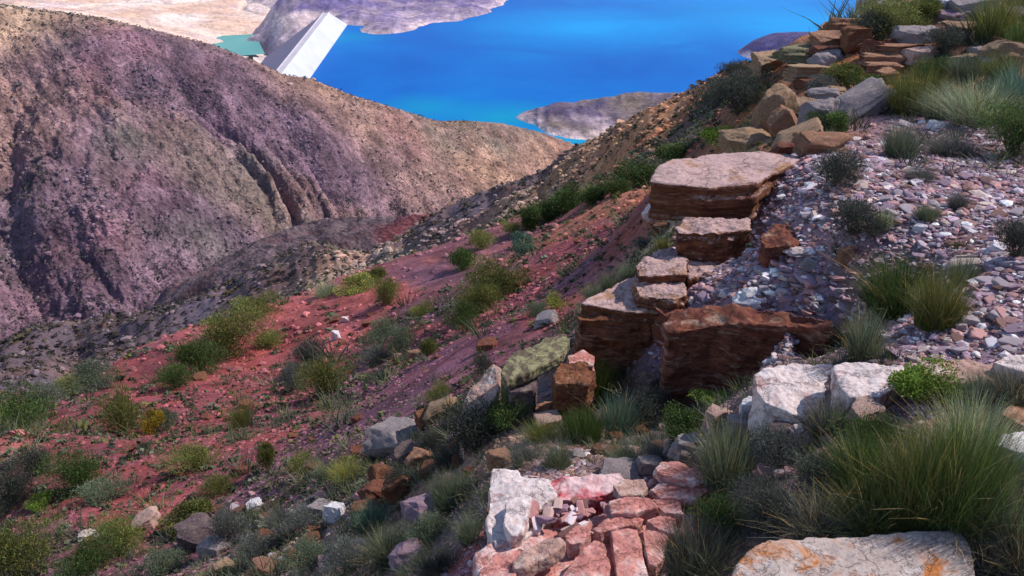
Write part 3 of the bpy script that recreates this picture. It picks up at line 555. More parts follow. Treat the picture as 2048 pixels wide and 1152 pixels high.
PL = [
 # u, v, w, h, kind, colour, label
 (1672,372,100,72,'K','dark grey','dark round shrub in the gravel just right of the pale ledge slab'),
 (1797,315,95,80,'G','grey green','spiky grey green tuft at the top of the gravel, left of two more'),
 (1902,308,85,50,'D','grey','low grey tuft at the top of the gravel between two greener ones'),
 (2025,312,110,100,'O','dark green','dark green shrub at the right end of the gravel top'),
 (1708,470,95,75,'K','dark grey','dusky grey shrub in mid gravel above the brown ledge end'),
 (1766,458,50,46,'G','pale green','small pale yellow green tuft touching a dusky shrub in the gravel'),
 (1852,440,60,38,'G','grey green','thin green tuft in the upper middle of the gravel'),
 (1838,358,52,34,'D','grey','flat grey tuft below the spiky tufts of the gravel top'),
 (1914,418,50,40,'G','grey','sparse greyish tuft high in the right gravel'),
 (2032,515,75,75,'K','dark grey','dark shrub cut by the right picture edge halfway up the gravel'),
 (1800,622,150,120,'B','dark green','dark left half of the wide grass clump in the gravel'),
 (1872,652,100,125,'B','olive','brighter right half of the wide grass clump in the gravel'),
 (1925,567,78,62,'G','grey green','upright green tuft above the wide grass clump in the gravel'),
 (1735,600,60,50,'G','grey','short grey tuft at the left foot of the wide gravel clump'),
 (1725,712,95,105,'G','grey green','tall thin pale tuft behind the white slab row'),
 (1652,712,75,75,'K','dark grey','dark shrub at the tapering end of the big brown block'),
 (1832,225,120,90,'B','olive','green grass tuft above the gravel beside the long grey boulder'),
 (1955,245,140,84,'T','pale green','largest pale feathery grass clump on the upper right slope'),
 (2035,225,100,100,'T','teal green','bluish green grass at the right edge above the gravel'),
 (1885,238,90,70,'T','grey green','grey green grass between the green tuft and the pale clump'),
 (1690,180,90,52,'Y','olive','olive bush in the middle of the rocky outcrop'),
 (1742,190,60,46,'S','dark green','dark bush under the orange stacked slabs'),
 (1640,192,60,40,'K','grey','grey low bush above the leaning cap rock'),
 (1665,262,62,46,'S','dark green','dark green bush tucked beneath the long grey boulder'),
 (1800,72,120,70,'O','olive','olive bush near the top edge beside the brown ledges'),
 (1742,84,70,60,'K','dark grey','dark bush just left of the olive bush near the top edge'),
 (1850,46,70,46,'Y','olive','small olive bush at the top edge of the outcrop'),
 (1985,78,110,90,'G','olive','tall yellowish grass at the top right corner'),
 (2040,112,80,80,'G','dark green','dark grass at the right edge of the top outcrop'),
 (1888,112,80,56,'K','dark grey','dark low bush between pale rocks of the top outcrop'),
 (1930,160,90,56,'G','grey green','grey grass below the pale rocks of the top outcrop'),
 (1995,165,80,60,'G','olive','olive tuft below the tall yellowish corner grass'),
 (1860,165,70,54,'O','dark green','dark green shrub right of the orange stacked slabs'),
 (1442,288,80,36,'Y','bright green','bright green cushion just behind the pale ledge slab'),
 (1360,318,95,34,'S','dark green','flat dark green cushion left of the bright green one behind the ledge'),
 (1446,335,52,56,'P','dry','thin dry tuft growing out of the pale ledge slab'),
 (1480,225,110,90,'K','dark grey','large dusky bush in the shade left of the curved boulder'),
 (1430,215,70,60,'K','dark grey','dusky bush on the skyline flank left of the curved boulder'),
 (1470,160,60,40,'K','dark grey','dusky bush on the skyline below the cracked pale boulder'),
 (1278,372,90,52,'S','dark green','uppermost dark green cushion of the bush row on the red crest'),
 (1232,390,62,38,'S','dark green','second cushion from the top of the bush row on the red crest'),
 (1186,404,72,42,'S','dark green','third cushion from the top of the bush row on the red crest'),
 (1138,420,78,50,'S','dark green','fourth cushion from the top of the bush row on the red crest'),
 (1100,436,56,42,'S','dark green','fifth cushion from the top of the bush row on the red crest'),
 (1066,458,62,56,'S','dark green','lowest tall cushion of the bush row on the red crest'),
 (1028,466,50,30,'O','olive','small olive bush at the lower end of the crest row'),
 (1040,490,50,34,'S','teal green','small bluish cushion below the crest row'),
 (1048,512,46,30,'S','teal green','second bluish cushion above the big olive bush'),
 (966,494,62,42,'O','olive','faded olive bush on the crest above the big olive bush'),
 (924,538,48,52,'S','dark green','dark bush at the left shoulder of the big olive bush'),
 (996,600,120,105,'O','olive','big olive bush in the middle of the red slope'),
 (955,628,90,80,'O','olive','lower left part bush growing against the big olive bush'),
 (938,660,70,60,'K','dark green','dark trailing bush at the foot of the big olive bush'),
 (776,608,60,66,'O','olive','olive bush on the crest right of the bare rose knoll'),
 (712,582,80,34,'Y','yellow green','flat yellow green bush behind the bare rose knoll'),
 (752,566,60,30,'Y','olive','low olive bush on the crest left of the stone spur'),
 (655,590,80,26,'G','pale green','strip of pale grass behind the bare rose knoll'),
 (515,628,92,46,'O','olive','rounded olive bush on the crest left of the rose knoll'),
 (452,706,120,100,'O','olive','largest olive bush on the left red crest'),
 (398,742,90,80,'K','dark green','dark bush joined below the largest olive bush of the left crest'),
 (352,775,70,56,'K','dark green','dark trailing bush running down from the left crest bushes'),
 (540,694,60,34,'K','olive','small dark bush right of the largest left crest bush'),
 (338,866,50,52,'K','grey green','grey green bush right of the golden one'),
 (312,866,38,60,'Y','golden','golden yellow bush on the left red slope'),
 (252,862,84,100,'O','olive','tall brownish olive bush left of the golden one'),
 (205,765,86,44,'K','grey green','grey green bush on the far left crest'),
 (150,790,84,46,'O','olive','olive bush on the far left crest above the red patch'),
 (95,815,70,44,'K','grey green','grey bush on the far left crest, left of the olive one'),
 (40,862,120,84,'O','dark green','wide green bush at the left picture edge on the crest'),
 (6,840,70,44,'O','olive','olive bush in the valley side corner at the left edge'),
 (72,945,66,58,'K','dark grey','dark grey bush on red soil near the left edge'),
 (165,985,96,84,'O','dark green','green bush in the lower left red slope'),
 (205,1002,80,46,'K','grey green','grey bush beside the green one of the lower left slope'),
 (84,1012,42,28,'Y','bright green','small vivid green bush near the left edge'),
 (34,1000,80,70,'K','dark grey','dark grey bush left of the vivid green one'),
 (486,855,62,58,'G','olive','olive grass tuft in the middle of the left red slope'),
 (540,940,42,68,'Y','olive','narrow yellowish olive bush above the white stone'),
 (602,952,56,44,'O','olive','small olive bush right of the narrow yellowish one'),
 (395,935,86,48,'O','olive','brownish olive bush in the middle of the lower left slope'),
 (382,1056,84,60,'Y','olive','green bush above the dark grey boulder'),
 (432,990,60,46,'K','olive','olive bush above and right of the green one by the boulder'),
 (466,1090,66,88,'K','grey','upright grey bush right of the dark grey boulder'),
 (245,1106,96,64,'O','olive','olive bush near the bottom edge in the left third'),
 (180,1140,96,64,'O','dark green','dark bush at the bottom edge, left neighbour of the olive one'),
 (44,1150,120,110,'O','olive','large olive bush in the bottom left corner'),
 (335,1145,70,44,'K','grey green','grey green bush on the bottom edge below the dark boulder'),
 (618,740,66,70,'K','dark grey','dark thin bush on the red slope above the olive pair'),
 (655,790,90,90,'O','olive','olive bush in the centre of the red slope'),
 (590,780,60,60,'K','grey','grey bush left of the central olive bush'),
 (760,688,70,54,'K','grey green','grey green bush of the middle slope, left of its twin'),
 (800,705,66,60,'K','grey green','grey green bush of the middle slope, right of its twin'),
 (745,730,70,40,'K','grey','low grey bush under the two grey green ones'),
 (855,716,44,46,'Y','olive','compact olive bush beside an orange rock on the slope'),
 (848,632,60,34,'O','olive','flat olive bush below the crest in the middle slope'),
 (875,800,56,44,'O','olive','small bush on purple soil left of the leaning boulder'),
 (1112,616,46,30,'Y','yellow green','yellow green bush on the red slope left of the ledge'),
 (1075,632,50,30,'K','grey green','dull bush left of the yellow green one by the ledge'),
 (1190,600,70,40,'G','grey green','lowest tuft of the grass strip behind the ledge corner'),
 (1222,582,70,48,'G','grey green','middle tuft of the grass strip behind the ledge corner'),
 (1258,560,60,44,'G','grey green','highest tuft of the grass strip behind the ledge corner'),
 (1282,500,56,30,'K','grey','small grey bush on red soil left of the stacked ledges'),
 (980,756,64,46,'K','dark grey','dark bush touching the left end of the lichen slab'),
 (1328,500,44,30,'G','olive','little green tuft beside the stacked ledges'),
 (698,962,84,76,'T','yellow green','pale yellow feathery tuft left of the grey boulder'),
 (650,960,60,50,'G','grey green','grey green tuft touching the pale yellow one'),
 (560,1050,70,50,'D','grey','grey sprawling tuft below the white stone'),
 (955,895,110,110,'K','dark grey','dark twiggy bush at the foot of the leaning boulder'),
 (1022,850,90,84,'K','dark green','dark bush under the lichen slab'),
 (905,930,90,80,'D','dark grey','dark sprawling grass below the leaning boulder'),
 (1190,800,90,100,'B','dark green','dark grass against the left foot of the big block'),
 (1165,880,90,76,'B','dark green','dark grass right of the brown pillar rock'),
 (1235,870,110,100,'G','teal green','green grass in the hollow before the big block'),
 (1285,850,96,92,'K','dark grey','near black bush in the hollow before the big block'),
 (1375,880,90,76,'S','dark green','leafy dark bush at the right of the hollow'),
 (1432,816,66,36,'Y','bright green','bright green leafy patch left of the white slab row'),
 (1325,800,80,46,'K','dark grey','dark grass at the middle foot of the big block'),
 (1050,925,84,66,'D','grey','grey sprawling grass behind the pale front slab'),
 (1115,935,90,70,'G','grey green','grey green grass behind the red stained slab'),
 (1250,930,100,66,'D','grey green','sprawling grass behind the broken plates'),
 (1320,915,80,56,'D','grey','grey grass left of the bluish rock'),
 (1085,880,60,60,'D','olive','olive grass under the small pink rock'),
 (905,1010,110,110,'B','grey green','tall grass left of the pale front slab'),
 (940,1080,70,90,'D','grey green','grass drooping over the left edge of the pale front slab'),
 (850,1085,90,66,'K','grey green','grey green bush below the purple boulder'),
 (780,1120,120,96,'T','grey green','feathery grass at the bottom edge left of the front slab'),
 (700,1140,100,70,'K','grey','grey bush at the bottom edge in the middle'),
 (745,1060,90,70,'G','teal green','green grass under the broken brown rocks'),
 (620,1130,84,56,'K','grey green','grey green bush at the bottom edge right of the orange stone'),
 (880,1150,110,84,'D','dark grey','dark grass at the bottom edge left of the front slab'),
 (520,1120,84,60,'K','grey','grey bush above the two orange stones'),
 (610,1060,80,50,'K','grey','grey bush left of the white block'),
 (815,980,70,60,'K','dark grey','dark bush between the triangular rock and the purple boulder'),
 (870,900,66,54,'K','dark grey','dark bush right of the grey rounded boulder'),
 # big grasses in the right foreground
 (1395,1150,150,130,'B','dark grey','dark grass at the bottom edge between the plates and the orange stained boulder'),
 (1440,1070,120,110,'K','dark green','dark bushy plant right of the broken plates'),
 (1460,960,140,130,'B','grey green','grey green grass behind the stack of thin plates'),
 (1530,1040,130,100,'K','dark grey','dark twiggy bush above the orange stained boulder'),
 (1560,930,110,80,'K','grey','grey twiggy bush below the white slab'),
 (1650,865,96,84,'G','grey','spiky grey tuft in front of the white slab'),
 (1640,985,120,80,'K','dark grey','dark low bush in the middle of the front thicket'),
 (1635,1070,130,110,'D','grey','grey twiggy grass behind the orange stained boulder'),
 (1740,1060,150,105,'T','olive','olive leaning grass behind the orange stained boulder'),
 (1740,895,110,80,'O','dark green','dark green bush right of the spiky tuft'),
 (1730,980,150,120,'B','dark green','dark grass left of the great tussock'),
 (1830,1040,150,220,'B','olive','olive left side of the great tussock'),
 (1905,1050,185,245,'B','dark green','great tall tussock right of centre in the front thicket'),
 (1935,935,160,150,'T','pale green','pale feathery top growing behind the great tussock'),
 (1850,810,130,80,'Y','bright green','bright leafy bush beside the pink slab'),
 (1965,1150,130,110,'D','grey','grey grass right of the orange stained boulder'),
 (2010,1090,120,150,'T','grey green','feathery grass at the right edge beside the boulder'),
 (2046,1150,110,130,'D','dark grey','dark grass in the bottom right corner'),
 (2035,800,96,66,'D','dark grey','dark tuft at the right edge beside the pink slab'),
 (1970,800,90,60,'T','grey green','bluish tuft below the right end of the pink slab'),
]
for p in PL:
    k_ = .78 if (p[4] in 'DTB' and p[0] < 1350 and p[1] > 900) else 1
    plant(p[0], p[1], p[2]*k_, p[3]*k_, *p[4:])
# ------------------------------------------------------------------ rocks
RM = {
 'rose': rock_mat('rose_sandstone', (.42,.15,.13), (.58,.27,.24), (.66,.48,.47), .4, 1, 2.2),
 'pale': rock_mat('pale_rock', (.50,.39,.38), (.70,.60,.60), (.42,.22,.20), .25, 0, 2),
 'stained': rock_mat('red_stained_rock', (.60,.40,.40), (.66,.46,.48), (.48,.08,.10), .75, 0, 1.3),
 'orange_lichen': rock_mat('lichened_rock', (.37,.28,.26), (.49,.40,.37), (.44,.16,.05), .35, 0, 2.6, (.50,.43,.43)),
 'brown': rock_mat('brown_sandstone', (.11,.038,.022), (.22,.085,.04), (.30,.18,.12), .2, 5, 1.6),
 'redbrown': rock_mat('red_brown_sandstone', (.12,.035,.026), (.21,.07,.042), (.32,.20,.15), .15, 4, 1.6),
 'ledge': rock_mat('ledge_sandstone', (.10,.035,.022), (.22,.08,.04), (.30,.15,.08), .25, 5, 1.3, None, (.44,.29,.28)),  # pale top, side colours darkened to carry the front faces' shade
 'yellow': rock_mat('yellow_lichen_rock', (.22,.20,.10), (.33,.30,.17), (.12,.09,.065), .9, 0, 6),
 'tan': rock_mat('tan_rock', (.26,.15,.09), (.42,.275,.18), (.16,.10,.07), .35, 3, 3),
 'orange': rock_mat('orange_rock', (.22,.085,.05), (.36,.17,.10), (.42,.31,.23), .35, 4, 3),
 'grey': rock_mat('grey_rock', (.20,.16,.18), (.34,.28,.29), (.40,.33,.30), .3, 0, 3),
 'purple': rock_mat('purple_rock', (.20,.13,.19), (.32,.23,.30), (.42,.18,.09), .25, 0, 3),
 'white': rock_mat('white_rock', (.60,.56,.62), (.80,.77,.80), (.4,.34,.38), .1, 0, 3),
 'dark': rock_mat('dark_rock', (.08,.05,.06), (.16,.11,.11), (.26,.20,.17), .2, 0, 3),
 'pink': rock_mat('pink_rock', (.36,.20,.17), (.52,.33,.28), (.55,.46,.42), .3, 0, 3),
}
def weather(V, Nn, sc_, amp, seed, strata=0, sfreq=0, round_=0):
    o = seed*7.31
    n = fbm(V[:, 0]*sc_+o, V[:, 1]*sc_+o, V[:, 2]*sc_-o, o=5, g=.55)
    V = V+Nn*(n*amp)[:, None]
    if strata:
        side = np.clip(1-np.abs(Nn[:, 2])*1.4, 0, 1)
        q = vn(V[:, 2]*sfreq+o, V[:, 0]*1.2, V[:, 1]*1.2)
        V = V+Nn*(side*strata*np.clip(q*1.8, -1, 1))[:, None]
    return V
def slab(name, outline, z, th, mat, label, cat='rock', tilt=(0, 0), batter=.0, vox=None, amp=.012, strata=0, sfreq=30, seed=1, group=None, kind=None, parent=None, sink=0, rise=True):
    """a stone from its plan outline: picture points laid on its own top plane, with real thickness below"""
    if rise:
        gu = sum(p[0] for p in outline)/len(outline); gv = sum(p[1] for p in outline)/len(outline)
        z = max(z, cast(gu, min(gv, 1250))[2]+th*.4)
    pts = [Vector((*onz(u, v, z), z)) for u, v in outline]; c = sum(pts, Vector())/len(pts)
    for p in pts: p.z = z+(p.x-c.x)*tilt[0]+(p.y-c.y)*tilt[1]
    bm = bmesh.new()
    top = [bm.verts.new(p-c) for p in pts]
    bot = [bm.verts.new(((p.x-c.x)*(1+batter), (p.y-c.y)*(1+batter), p.z-c.z-th)) for p in pts]
    bm.faces.new(top); bm.faces.new(bot[::-1]); n = len(pts)
    for i in range(n): bm.faces.new((top[i], bot[i], bot[(i+1) % n], top[(i+1) % n]))
    bmesh.ops.recalc_face_normals(bm, faces=bm.faces)
    me = bpy.data.meshes.new('tmp'); bm.to_mesh(me); bm.free(); o = obj('tmp', me)
    ext = max(max(abs(v.co.x) for v in me.vertices), max(abs(v.co.y) for v in me.vertices))*2
    md = o.modifiers.new('r', 'REMESH'); md.mode = 'VOXEL'; md.voxel_size = vox or max(ext/85, .004)
    s = o.modifiers.new('s', 'SMOOTH'); s.factor = .5; s.iterations = 1
    dg = bpy.context.evaluated_depsgraph_get(); dg.update()
    m2 = bpy.data.meshes.new_from_object(o.evaluated_get(dg)); bpy.data.objects.remove(o)
    V = np.empty(len(m2.vertices)*3); m2.vertices.foreach_get('co', V); V = V.reshape(-1, 3)
    Nn = np.empty(len(V)*3); m2.vertex_normals.foreach_get('vector', Nn); Nn = Nn.reshape(-1, 3)
    am = min(amp, ext*.016); V = weather(V, Nn, 5/ext, am*(2.6 if strata else 1.6), seed, strata, sfreq); V = weather(V, Nn, 24/ext, am*.22, seed+3)
    m2.vertices.foreach_set('co', V.astype(np.float32).ravel()); m2.name = name
    m2.polygons.foreach_set('use_smooth', np.full(len(m2.polygons), True)); m2.materials.clear(); m2.materials.append(RM[mat]); m2.update()
    o = obj(name, m2, parent); o.location = c
    if label: tag(o, label, cat, group)
    return o
# ---- ledge stack (brown bedded sandstone)
slab('rock_ledge', [(1150,628),(1165,608),(1275,608),(1400,608),(1410,636),(1300,644),(1158,640)], -2.39, .60, 'brown', 'big brown block whose shaded face stands left in the ledge', 'rock ledge', strata=.010, sfreq=14, seed=2, amp=.012, batter=.02, rise=False)
slab('rock_ledge', [(1330,622),(1350,598),(1420,600),(1480,614),(1560,640),(1665,676),(1650,694),(1560,668),(1440,640),(1340,634)], -2.10, .60, 'redbrown', 'wedge shaped red brown block tapering right under the gravel', 'rock ledge', tilt=(.28, 0), strata=.005, sfreq=16, seed=3, amp=.012, rise=False)
slab('rock_ledge', [(1285,600),(1300,560),(1350,520),(1450,505),(1500,520),(1510,560),(1470,600),(1400,632),(1330,630)], -2.30, .7, 'redbrown', 'bedrock core filling the steps between the upper and lower ledge blocks', 'rock ledge', strata=.012, sfreq=16, seed=61, amp=.010, rise=False)
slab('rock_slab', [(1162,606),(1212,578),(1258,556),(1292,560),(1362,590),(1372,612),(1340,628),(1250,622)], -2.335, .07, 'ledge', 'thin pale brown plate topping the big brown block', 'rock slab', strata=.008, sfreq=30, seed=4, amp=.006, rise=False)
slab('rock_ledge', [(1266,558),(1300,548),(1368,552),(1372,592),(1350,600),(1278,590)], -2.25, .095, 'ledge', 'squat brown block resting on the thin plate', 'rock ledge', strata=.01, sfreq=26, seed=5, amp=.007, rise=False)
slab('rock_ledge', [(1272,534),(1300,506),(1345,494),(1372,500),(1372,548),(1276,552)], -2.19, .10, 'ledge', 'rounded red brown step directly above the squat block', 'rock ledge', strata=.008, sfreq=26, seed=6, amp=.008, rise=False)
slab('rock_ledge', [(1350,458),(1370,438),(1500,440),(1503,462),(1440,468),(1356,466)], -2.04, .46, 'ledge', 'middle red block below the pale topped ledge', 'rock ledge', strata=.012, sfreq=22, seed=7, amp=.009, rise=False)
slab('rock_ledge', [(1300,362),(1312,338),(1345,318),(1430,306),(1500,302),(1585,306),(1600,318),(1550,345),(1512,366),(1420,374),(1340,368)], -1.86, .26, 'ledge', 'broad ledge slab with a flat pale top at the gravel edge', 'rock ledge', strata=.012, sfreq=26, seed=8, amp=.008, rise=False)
slab('rock_ledge', [(1518,474),(1550,452),(1640,456),(1672,472),(1640,488),(1530,494)], -1.91, .24, 'redbrown', 'low brown ledge end sticking out of the gravel', 'rock ledge', strata=.01, sfreq=24, seed=9, amp=.008, rise=False)
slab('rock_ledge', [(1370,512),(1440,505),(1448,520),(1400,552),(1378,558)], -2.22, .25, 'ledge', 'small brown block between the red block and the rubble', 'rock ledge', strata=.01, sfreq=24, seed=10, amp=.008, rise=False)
# ---- lichen slab group
slab('rock_slab', [(1000,735),(1022,706),(1075,690),(1128,672),(1142,684),(1128,712),(1060,738),(1012,752)], -2.46, .055, 'yellow', 'flat slab covered in yellow lichen propped on dark boulders', 'rock slab', seed=11, rise=False, amp=.007, tilt=(.05, .1))
slab('boulder', [(1012,758),(1045,745),(1075,755),(1068,780),(1020,785)], -2.56, .5, 'dark', 'dark upright boulder in shade under the lichen slab', 'boulder', seed=12, rise=False, amp=.02)
slab('boulder', [(1104,748),(1122,726),(1170,722),(1192,744),(1175,768),(1112,766)], -2.46, .6, 'brown', 'tall brown pillar rock between the lichen slab and the big block', 'boulder', seed=13, rise=False, amp=.012, strata=.01, sfreq=18)
slab('boulder', [(912,812),(940,775),(985,752),(1002,765),(995,800),(960,830),(925,845)], -2.72, .36, 'pink', 'large leaning pinkish boulder left of the lichen slab', 'boulder', seed=14, rise=False, amp=.02, tilt=(.5, .2))
slab('rock_slab', [(1135,712),(1165,700),(1190,712),(1185,730),(1140,735)], -2.52, .1, 'rose', 'small reddish slab wedged between lichen slab and big block', 'rock slab', seed=15, rise=False, amp=.01)
# ---- white slab row
slab('rock_slab', [(1508,752),(1530,738),(1580,732),(1664,735),(1672,765),(1668,800),(1640,826),(1590,822),(1530,800),(1512,780)], -1.80, .17, 'pale', 'large whitish slab at the left end of the pale slab row', 'rock slab', seed=16, amp=.012, tilt=(0, .10))
slab('rock_slab', [(1668,722),(1690,716),(1760,726),(1805,736),(1812,770),(1760,800),(1700,796),(1678,770)], -1.78, .17, 'pale', 'whitish slab with a sloping cracked top, second of the row', 'rock slab', seed=17, amp=.018, tilt=(.1, -.1))
slab('rock_slab', [(1800,745),(1850,722),(1930,718),(2010,730),(2042,752),(2030,772),(1930,768),(1850,762)], -1.70, .13, 'pink', 'flat salmon pink slab in the pale slab row', 'rock slab', seed=18, amp=.008)
slab('rock_slab', [(1985,724),(2010,712),(2090,708),(2120,740),(2060,748),(2020,738)], -1.64, .1, 'pale', 'cream slab behind the pink one at the right edge', 'rock slab', seed=19, amp=.01)
slab('rock_slab', [(2000,828),(2020,812),(2110,808),(2120,838),(2050,852)], -1.60, .06, 'orange', 'orange brown plate above the bluish white slab at the edge', 'rock slab', seed=20, amp=.008)
slab('rock_slab', [(1990,890),(2010,868),(2060,858),(2130,862),(2130,900),(2050,908)], -1.60, .08, 'white', 'bluish white slab at the right edge beside the tussock', 'rock slab', seed=21, amp=.008)
# ---- orange stained boulder
slab('boulder', [(1440,1190),(1475,1130),(1510,1095),(1545,1082),(1640,1074),(1760,1066),(1870,1060),(1925,1066),(1945,1100),(1955,1160),(1930,1230),(1700,1260),(1500,1250)], -1.60, .30, 'orange_lichen', 'pale boulder with orange lichen stains at the bottom edge', 'boulder', seed=22, amp=.005)
# ---- broken rose platform in the front
slab('rock_slab', [(972,1060),(975,985),(985,938),(1034,937),(1046,955),(1096,960),(1112,990),(1085,1010),(1072,1060),(1040,1082),(990,1090)], -2.06, .22, 'pale', 'whitish slab at the left back corner of the broken platform', 'rock slab', seed=23, amp=.010, rise=False)
slab('rock_slab', [(1092,960),(1140,953),(1200,950),(1240,945),(1255,970),(1210,990),(1150,1000),(1110,1000)], -2.07, .18, 'stained', 'slab with a deep red stain at the back of the platform', 'rock slab', seed=24, amp=.006, rise=False)
slab('rock', [(1012,1010),(1040,985),(1062,992),(1060,1030),(1045,1065),(1022,1072),(1008,1050)], -2.02, .07, 'pale', 'oblong pinkish stone lying on the whitish platform slab', 'rock', seed=25, amp=.008, rise=False)
slab('rock_slab', [(955,1152),(950,1110),(985,1085),(1080,1060),(1150,1040),(1250,1020),(1390,1000),(1400,1060),(1380,1160),(1370,1260),(1150,1290),(940,1240)], -2.08, .25, 'rose', 'rose bedrock platform carrying the broken plates', 'rock slab', seed=26, amp=.006, rise=False)
plates = [
 ([(1222,1062),(1250,1054),(1276,1056),(1282,1090),(1292,1130),(1300,1185),(1240,1190),(1228,1120)], 'long upright paving like plate at the bottom of the platform'),
 ([(1284,1058),(1310,1060),(1334,1072),(1330,1110),(1312,1134),(1298,1128),(1288,1090)], 'rounded plate right of the long upright one'),
 ([(1115,1160),(1150,1110),(1186,1080),(1212,1086),(1220,1130),(1226,1190),(1120,1190)], 'triangular plate left of the long upright one'),
 ([(1180,1060),(1215,1038),(1258,1028),(1290,1036),(1272,1048),(1222,1058),(1200,1066)], 'flat orange plate above the triangular one'),
 ([(1292,1040),(1320,1030),(1352,1036),(1358,1060),(1340,1068),(1312,1056)], 'pinkish plate at the right of the flat orange plate'),
 ([(1216,1002),(1250,992),(1300,998),(1315,1014),(1270,1026),(1222,1026)], 'wide smooth plate in the middle of the platform'),
 ([(1302,1000),(1330,992),(1360,1000),(1366,1028),(1330,1026),(1312,1012)], 'small plate against the grass at the platform edge'),
 ([(1128,1072),(1150,1050),(1176,1052),(1182,1066),(1160,1086),(1138,1088)], 'squarish purple rose plate beside the rubble'),
 ([(960,1140),(990,1110),(1040,1095),(1062,1108),(1040,1140),(990,1190),(950,1190)], 'pale red corner plate at the left bottom of the platform'),
 ([(1340,1140),(1352,1078),(1380,1080),(1390,1150),(1360,1190),(1320,1190)], 'dark rose plate half under the bottom grass'),
]
for i, (ol, lb) in enumerate(plates):
    slab('stone_plate', ol, -2.03+.008*(i % 3), .06, 'rose', lb, 'stone plate', seed=30+i, amp=.004, tilt=(.03*((i % 3)-1), .03*((i*7 % 3)-1)), group='broken plates of the front platform', rise=False)
slab('rock', [(1022,1118),(1050,1096),(1090,1078),(1122,1078),(1132,1092),(1100,1112),(1050,1134),(1028,1134)], -1.99, .055, 'pink', 'long pale stone lying across the rose plates', 'rock', seed=45, amp=.008, tilt=(.1, 0), rise=False)
slab('rock_slab', [(1308,936),(1322,924),(1360,922),(1400,936),(1428,954),(1400,966),(1350,958),(1318,950)], -2.00, .045, 'rose', 'thick pale topped plate crowning the stack behind the platform', 'rock slab', seed=46, amp=.006, tilt=(-.08, 0))
for i, (zz, dx) in enumerate(((-2.045, 0), (-2.085, -6), (-2.12, 4))):
    slab('stone_plate', [(1300+dx,978+i*8),(1320,962+i*8),(1400,966+i*8),(1420,978+i*8),(1395,998+i*8),(1320,996+i*8)], zz+.02, .03, 'rose', ('uppermost', 'middle', 'lowest')[i]+' thin orange plate of the stack under the crowning plate', 'stone plate', seed=50+i, amp=.004, group='stacked thin plates')
slab('rock', [(1226,972),(1250,958),(1288,958),(1296,975),(1284,990),(1240,992)], -2.03, .04, 'pink', 'cream pink flat stone behind the smooth plate', 'rock', seed=54, amp=.006, rise=False)
# ---- free standing rocks laid on the ground
PROTO = {}
def proto(style, k):
    key = (style, k)
    if key not in PROTO:
        a = {'ang': dict(cuts=8, box=.55, rough=.10), 'round': dict(cuts=12, box=.72, rough=.10), 'slab': dict(cuts=8, box=.6, rough=.08, strata=.04), 'bed': dict(cuts=6, box=.58, rough=.08, strata=.12)}[style]
        PROTO[key] = rock_shape(5, 1000+k*13+len(style), **a)
    return PROTO[key]
mcache = {}
def rock(u, v, wpx, hpx, style, mat, label, rz=None, dp=.8, tilt=0, name='rock', lift=0, group=None):
    x, y, z = cast(u, v); d = math.sqrt(x*x+y*y+z*z); rg = random.Random(int(u*7+v*13)); k = rg.randrange(6)
    key = (style, k, mat)
    if key not in mcache:
        V, Fc = proto(style, k); mcache[key] = mesh(name, V, Fc, RM[mat])
    o = obj(name, mcache[key]); W, H = wpx*d/F/2, hpx*d/F/2
    o.scale = (W, W*dp, H*1.1); o.rotation_euler = (R(rg.uniform(-8, 8)), R(-tilt), rz if rz is not None else rg.uniform(-.5, .5))
    o.location = (x, y+W*dp*.4, z+H*.62+lift*H); j = rg.uniform(.88, 1.12); o.color = (j, j, j, 1)
    tag(o, label, name.replace('_', ' '), group); return o
